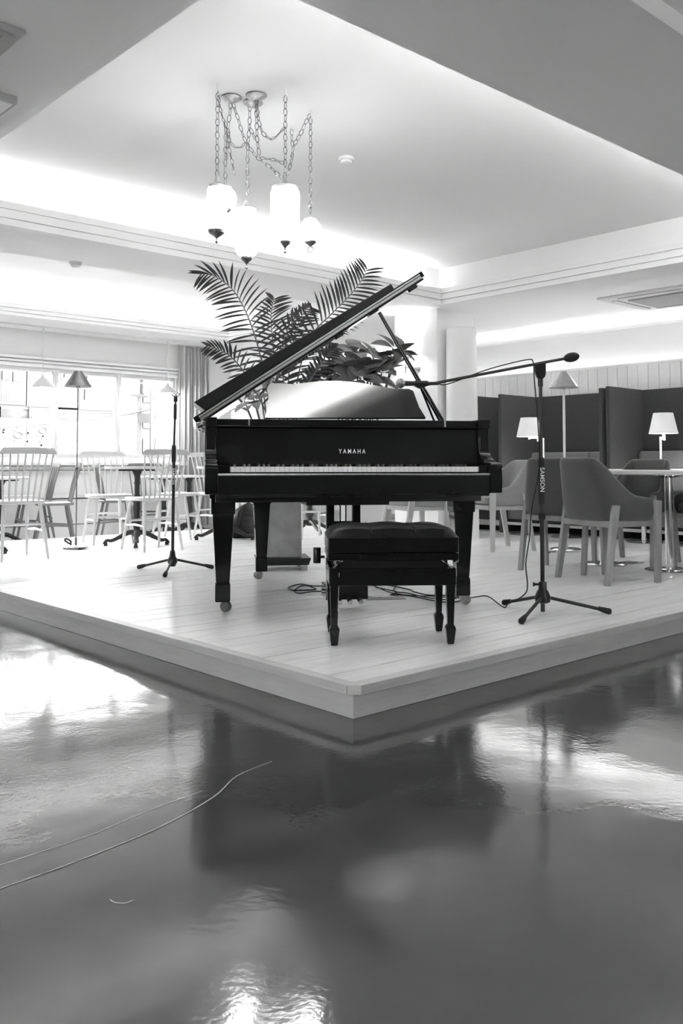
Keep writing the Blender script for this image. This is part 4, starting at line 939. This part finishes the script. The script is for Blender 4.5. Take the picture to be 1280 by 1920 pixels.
# ------------------------------------------------------------------ bag on the stage
bg = thing('backpack', 'black backpack slumped on stage behind the left piano legs', 'bag', (5.43,7.40,S), -0.4)
rows = []
for j in range(13):
    v = j/12; z = 0.36*v; rr = [0.9,1.0,1.04,1.05,1.03,1.0,0.97,0.93,0.87,0.78,0.64,0.42,0.05][j]
    rows.append([(0.17*rr*math.copysign(abs(math.cos(2*PI*k/28))**0.7, math.cos(2*PI*k/28))*(1+0.05*math.sin(5*v+k*0.9)), 0.11*rr*math.copysign(abs(math.sin(2*PI*k/28))**0.8, math.sin(2*PI*k/28))*(1+0.06*math.sin(7*v+k*1.3))-0.05*v, z) for k in range(29)])
MB().grid(rows).build('body', 'bag_nylon', bg, True)
MB().sphere((0.0,-0.11,0.13),0.10,16,10,1.15,0.45,1.0).build('front_pocket', 'bag_nylon', bg, True)
for s in (-1,1): MB().tube(arc_pts([(s*0.06,-0.10,0.33),(s*0.10,-0.17,0.24),(s*0.14,-0.16,0.10),(s*0.20,-0.14,0.02)],5),0.010,6).build('strap', 'black_rubber', bg, True)

# ------------------------------------------------------------------ plants
leaf_me = None
def leaflet_mesh():
    n = 7; L_, R_, C_ = [], [], []
    for i in range(n):
        t = i/(n-1); wd = 0.045*(math.sin(PI*min(1,t*0.93+0.07))**0.75); z = -0.16*t*t
        L_.append((t, wd, z+wd*0.35)); C_.append((t, 0, z)); R_.append((t, -wd, z+wd*0.35))
    return MB().grid([L_, C_, R_]).mesh('leaflet', 'palm_leaf', True)
leaf_me = leaflet_mesh()
PP = Vector((4.0, 5.03, S))
palm = thing('palm', 'tall feathery palm in a stone planter behind the piano', 'plant', PP, 0)
DP = FW.dot(PP+Vector((0,0,1.0))-CAM)
def frond(pix, ddep, nl, l0, droop, face=0.0, spread=(0.95,0.55)):
    P = [atd(x, y, DP+ddep*(i/(len(pix)-1))) - PP for i,(x,y) in enumerate(pix)]
    C_ = arc_pts(P, 6); n = len(C_)
    fr_ = MB().tube(C_, [0.0075*(1-0.82*i/(n-1)) for i in range(n)], 6).build('frond', 'palm_stem', palm, True)
    for k in range(nl):
        for s in (-1, 1):
            t = 0.34+0.63*(k+0.5+0.25*s)/nl; i = min(n-2, int(t*(n-1))); c = C_[i].lerp(C_[i+1], t*(n-1)-i); tg = (C_[i+1]-C_[i]).normalized()
            side = tg.cross(FW).normalized()*s
            side = (side*math.cos(face)+FW*math.sin(face)*s).normalized()
            q = (t-0.34)/0.66; L_ = l0*(0.55+0.75*math.sin(PI*(0.18+0.72*q)))*(1-0.35*q)*random.uniform(0.9,1.08)
            sp = spread[0]+(spread[1]-spread[0])*q
            d = (side*sp+tg*(1.15-sp*0.55)+Vector((0,0,-droop*random.uniform(0.7,1.3)))+FW*random.uniform(-0.18,0.18)).normalized()
            o = bpy.data.objects.new('leaflet', leaf_me); COL.objects.link(o); o.parent = fr_
            up = (Vector((0,0,1))-d*d.z); up = (up.normalized()*0.55 - FW*0.8); yv = up.cross(d).normalized(); zv = d.cross(yv)
            M_ = Matrix((d*L_, yv*(0.24+0.06*L_), zv*L_)).transposed().to_4x4(); M_.translation = c; o.matrix_local = M_
frond([(540,905),(530,820),(512,745),(492,680),(475,622),(457,577),(434,541),(400,517),(372,513)], -0.25, 25, 0.20, 0.42, 0.25)
frond([(540,905),(525,840),(495,765),(462,705),(436,672),(410,655),(385,648)], -0.30, 17, 0.12, 0.25, 0.2)
frond([(542,905),(538,800),(540,720),(548,650),(562,598),(582,572)], 0.35, 20, 0.17, 0.35, 0.35)
frond([(541,905),(533,800),(522,720),(512,650),(508,592),(514,556)], 0.15, 23, 0.20, 0.25, 0.5, (1.0,0.7))
frond([(544,905),(548,800),(560,700),(585,628),(620,590),(650,560),(676,528),(690,500)], 0.10, 22, 0.215, 0.0, 0.0, (0.95,0.85))
frond([(544,905),(552,810),(566,740),(590,700),(612,668),(632,650)], 0.30, 16, 0.12, 0.20, 0.2)
frond([(543,905),(541,820),(536,745),(528,680),(536,625),(560,588)], -0.05, 18, 0.16, 0.40, 0.4)
MB().tube([(0,0,0.66),(0.005,0.0,0.75),(0.0,0.005,0.86)],[0.028,0.024,0.015],10).build('trunk', 'bark', palm, True)
PT = thing('stone_planter', 'tall speckled stone planter standing on a black tray', 'planter', PP, PA)
MB().hexa([(-0.130,-0.130,0.085),(0.130,-0.130,0.085),(0.130,0.130,0.085),(-0.130,0.130,0.085)],[(-0.118,-0.118,0.66),(0.118,-0.118,0.66),(0.118,0.118,0.66),(-0.118,0.118,0.66)]).build('pot', 'stone_pot', PT, bevel=0.008)
MB().box(-0.105,0.105,-0.105,0.105,0.655,0.668).build('soil', 'soil', PT)
MB().hexa([(-0.175,-0.155,0.035),(0.175,-0.155,0.035),(0.175,0.155,0.035),(-0.175,0.155,0.035)],[(-0.19,-0.17,0.085),(0.19,-0.17,0.085),(0.19,0.17,0.085),(-0.19,0.17,0.085)]).build('tray', 'black_satin', PT, bevel=0.004)
for sx in (-1,1):
    for sy in (-1,1): MB().box(sx*0.145-0.022,sx*0.145+0.022,sy*0.125-0.022,sy*0.125+0.022,0,0.037).build('tray_foot', 'canopy_silver', PT)
def broad_leaf(m_, name='leaf'):
    n = 9; A, B, C_ = [], [], []
    for i in range(n):
        t = i/(n-1); wd = 0.21*math.sin(PI*t**0.85)**0.9; z = 0.10*t-0.30*t*t
        A.append((t, wd, z+wd*0.30)); B.append((t, 0, z)); C_.append((t, -wd, z+wd*0.30))
    return MB().grid([A, B, C_]).mesh(name, m_, True)
bl_dark = broad_leaf('broad_leaf'); bl_pale = broad_leaf('pale_leaf')
def leafy_plant(root, base, whorls, me, L0, nl, stem_m):
    for (c, drc) in whorls:
        MB().tube(arc_pts([base, base.lerp(c,0.5)+Vector((0,0,0.05)), c],5),0.006,6).build('stem', stem_m, root, True)
        ph = random.uniform(0, 6)
        for k in range(nl):
            a = ph+2*PI*k/nl; u_ = drc.orthogonal().normalized(); v_ = drc.cross(u_)
            d = (u_*math.cos(a)+v_*math.sin(a)+drc*random.uniform(0.0,0.45)).normalized(); L_ = L0*random.uniform(0.8,1.15)
            up = drc; yv = up.cross(d).normalized(); zv = d.cross(yv)
            o = bpy.data.objects.new('leaf', me); COL.objects.link(o); o.parent = root
            M_ = Matrix((d*L_, yv*L_*random.uniform(1.15,1.5), zv*L_)).transposed().to_4x4(); M_.translation = c+d*0.025; o.matrix_local = M_
SP = Vector((4.93, 5.18, S)); DS = FW.dot(SP-CAM)
um = thing('umbrella_plant', 'bushy umbrella plant with broad dark leaves behind the music desk', 'plant', SP)
wh = []
for (x, y, dd) in [(640,668,0.0),(668,662,-0.1),(655,690,-0.15),(690,690,-0.2),(715,700,-0.2),(632,700,0.0),(735,690,-0.05),(700,668,0.0),(740,668,0.05),(675,708,-0.25),(705,715,-0.2),(650,712,-0.1),(742,655,0.05),(612,700,0.05),(605,715,0.0),(620,680,0.1)]:
    c = atd(x, y, DS+dd)-SP; wh.append((c, Vector((random.uniform(-0.5,0.5),random.uniform(-0.5,0.5),0.75)).normalized()-FW*0.35))
leafy_plant(um, Vector((0,0,0.55)), wh, bl_dark, 0.20, 6, 'palm_stem')
MB().tube([(0,0,0.50),(0.01,0,0.62)],0.016,8).build('trunk', 'bark', um, True)
up_ = thing('white_planter', 'plain white box planter seen beneath the piano', 'planter', SP, PA)
MB().box(-0.15,0.15,-0.15,0.15,0.0,0.52).build('pot', 'white_pot', up_, bevel=0.008)
MB().box(-0.13,0.13,-0.13,0.13,0.50,0.528).build('soil', 'soil', up_)
QP = Vector((4.75, 6.12, S)); DQ = FW.dot(QP-CAM)
pp = thing('pale_leaf_plant', 'pale leafed pot plant under the low end of the piano lid', 'plant', QP)
wh = []
for (x, y, dd) in [(455,745,0),(470,728,0.1),(488,735,-0.1),(478,752,-0.1),(492,715,0),(462,765,0)]:
    wh.append((atd(x, y, DQ+dd)-QP, (Vector((random.uniform(-0.5,0.5),random.uniform(-0.5,0.5),0.6))-FW*0.5).normalized()))
leafy_plant(pp, Vector((0,0,0.60)), wh, bl_pale, 0.15, 5, 'palm_stem')
pq = thing('round_planter', 'round pale planter hidden behind the low end of the piano', 'planter', QP)
MB().lathe([(0.11,0.0),(0.12,0.02),(0.15,0.55),(0.155,0.60),(0.14,0.60),(0.135,0.57),(0.01,0.57)],(0,0,0),28).build('pot', 'white_pot', pq, True)

# ------------------------------------------------------------------ outside the windows
FY = 17.0
gd = struct(MB().box(-30, 40, YW+0.25, 60, -3.6, -3.5).build('ground', 'street'))
def fr(x0, y0, x1, y1):
    a = ony(x0, y1, FY); b = ony(x1, y0, FY); return a.x, b.x, a.z, b.z
bd = thing('building', 'pale street building seen through the windows', 'building', (4.0, FY, -3.5))
def bpart(name, m_, x0, x1, z0, z1, y0, y1, parent=None):
    return MB().box(x0-4.0, x1-4.0, y0-FY, y1-FY, z0+3.5, z1+3.5).build(name, m_, parent or bd)
bpart('wall', 'facade_white', -6, 9.6, -3.5, 3.3, FY, FY+3)
bpart('parapet', 'facade_grey', -6.05, 9.65, 3.3, 3.42, FY-0.08, FY+3)
def bwin(x0, y0, x1, y1):
    a, b, c, d = fr(x0, y0, x1, y1); o = bpart('window', 'facade_grey', a-0.06, b+0.06, c-0.06, d+0.06, FY-0.05, FY)
    bpart('pane', 'facade_glass', a, b, c, d, FY-0.055, FY-0.045, o)
for q in [(-60,690,-8,752),(0,692,42,752),(54,690,98,757),(112,692,142,762),(152,698,212,763),(-60,768,-6,786),(2,768,36,785),(58,771,98,786),(108,771,140,786)]: bwin(*q)
bpart('floor_band', 'facade_grey', -6, 9.6, fr(0,758,10,766)[2], fr(0,758,10,766)[3], FY-0.03, FY)
for q in [(2,697,18,712),(22,699,40,716),(118,697,140,708),(160,707,206,722),(156,733,200,750)]:
    a, b, c, d = fr(*q); bpart('sign_reflection_panel', 'sign_white', a, b, c, d, FY-0.09, FY-0.05)  # pale sign shapes; leftmost pair imitates lamp reflections in the glass
a, b, c, d = fr(-80,792,235,862)
sg = thing('sign_board', 'wide white sign board with pale Korean letters outside the window', 'sign', (0,FY,0))
MB().box(a, b, -0.14, -0.06, c, d).build('board', 'sign_white', sg)
def stroke(pts, r=0.018, m_='sign_letter'):
    P = []
    for (x, y) in pts:
        p = ony(x, y, FY-0.145); P.append((p.x, -0.145, p.z))
    mm = MB()
    for i in range(len(P)-1):
        p, q = Vector(P[i]), Vector(P[i+1]); t_ = (q-p).normalized(); nn = Vector((-t_.z,0,t_.x))*r; e = t_*r*0.8
        mm.add([p-e-nn,q+e-nn,q+e+nn,p-e+nn]+[v+Vector((0,-0.008,0)) for v in (p-e-nn,q+e-nn,q+e+nn,p-e+nn)], [(0,1,2,3),(7,6,5,4),(0,4,5,1),(1,5,6,2),(2,6,7,3),(3,7,4,0)])
    mm.build('letter_stroke', m_, sg)
def ring(cx, cy, rx, ry):
    P = [ony(cx+rx*math.cos(2*PI*i/20), cy+ry*math.sin(2*PI*i/20), FY-0.148) for i in range(20)]
    MB().tube([(p.x,-0.146,p.z) for p in P], 0.016, 6, True).build('letter_stroke', 'sign_letter', sg, True)
ring(81,807,7,5.5); stroke([(70,817.5),(93,817.5)]); stroke([(80,818),(79,825)]); stroke([(96,802),(95.5,830)]); stroke([(88,823.5),(96,823.5)]); stroke([(76,827),(77,835),(95,834.5)])
stroke([(26,807),(43,807)]); stroke([(33,802),(36,802)]); ring(34.5,816,8,5.5); stroke([(52,801),(51.5,821)]); stroke([(52,812),(58,812)]); stroke([(28,827),(51,827.5),(50.5,836)])
stroke([(2,803),(7,806),(6,811),(0,814)]); stroke([(0,821.5),(11,821.5)]); stroke([(1,826),(0.5,836)])
def sign_text(txt, x0, x1, yc, hpx, m_):
    a = ony(x0, yc, FY-0.15); b = ony(x1, yc, FY-0.15); size = (ony(x0,yc-hpx/2,FY).z-ony(x0,yc+hpx/2,FY).z)*1.35
    o = letters(txt, size, m_, sg, Matrix.Identity(4), 'lettering', 1.0, 0.002)
    xs = [v.co.x for v in o.data.vertices]; wd = max(xs)-min(xs); k = (b.x-a.x)/wd
    o.matrix_local = Matrix.Translation(((a.x+b.x)/2, -0.145, (a.z+b.z)/2)) @ Matrix.Rotation(PI/2, 4, 'X') @ Matrix.Diagonal((k,1,1,1))
sign_text('www.gasa.co.kr', 117, 222, 809, 8, 'sign_letter_pale')
b2 = thing('building', 'narrow white building beyond the utility pole', 'building', (10.5, FY+2, -3.5))
MB().box(-0.6, 9, 0, 4, 0, 7.2).build('wall', 'facade_white', b2)
for k in range(5):
    MB().box(0.3,0.75,-0.06,0.0,3.4+k*0.62,3.75+k*0.62).build('window', 'facade_glass', b2)
up0 = ony(262, 780, 14.0)
pole = thing('utility_pole', 'thin utility pole with a grey sign plate across the street', 'utility pole', (up0.x, 14.0, -3.5))
MB().tube([(0,0,0),(0,0,7.2)],[0.05,0.04],10).build('post', 'facade_white', pole, True)
sp_ = ony(258,775,13.9); sq = ony(285,794,13.9)
MB().box(sp_.x-up0.x,sq.x-up0.x,-0.14,-0.10,sq.z+3.5,sp_.z+3.5).build('sign_plate', 'facade_grey', pole)
MB().box(-0.16,0.16,-0.06,0.06,ony(262,742,14.0).z+3.5-0.02,ony(262,742,14.0).z+3.5+0.02).build('crossarm', 'facade_grey', pole)
MB().box(-0.02,0.04,-0.05,0.05,ony(262,738,14.0).z+3.5,ony(262,707,14.0).z+3.5).build('insulator', 'facade_glass', pole)
vs_ = ony(294,700,13.6); vb = ony(294,852,13.6)
vsn = thing('vertical_sign', 'narrow vertical shop sign with grey characters beside the curtain', 'sign', (vs_.x, 13.6, vb.z))
hh = vs_.z-vb.z
MB().box(-0.10,0.10,0,0.06,-4.0,hh+0.25).build('board', 'sign_white', vsn)
for i,(y0,y1) in enumerate([(712,720),(728,736),(744,754),(778,786),(788,796),(800,808),(822,842)]):
    z0 = ony(294,y1,13.6).z-vb.z; z1 = ony(294,y0,13.6).z-vb.z; sl = 0.03*(i%3)
    MB().hexa([(-0.035-sl,-0.012,z0),(0.02,-0.012,z0),(0.02,0,z0),(-0.035-sl,0,z0)],[(-0.02,-0.012,z1),(0.04,-0.012,z1),(0.04,0,z1),(-0.02,0,z1)]).build('character', 'facade_glass', vsn)
for lab, pix, r in [('sagging overhead cable crossing the lettered pane', [(-30,806),(60,797),(110,795),(160,788),(222,777)], 0.012), ('overhead cable bundle rising towards the curtain', [(222,779),(250,774),(280,767),(325,752),(380,735)], 0.02), ('thin pale overhead cable above the sign board', [(90,776),(150,774),(210,775)], 0.014)]:
    tag(MB().tube(arc_pts([ony(x,y,13.9) for x,y in pix],5), r, 6).build('overhead_cable', 'facade_grey', None, True), lab, 'cable')
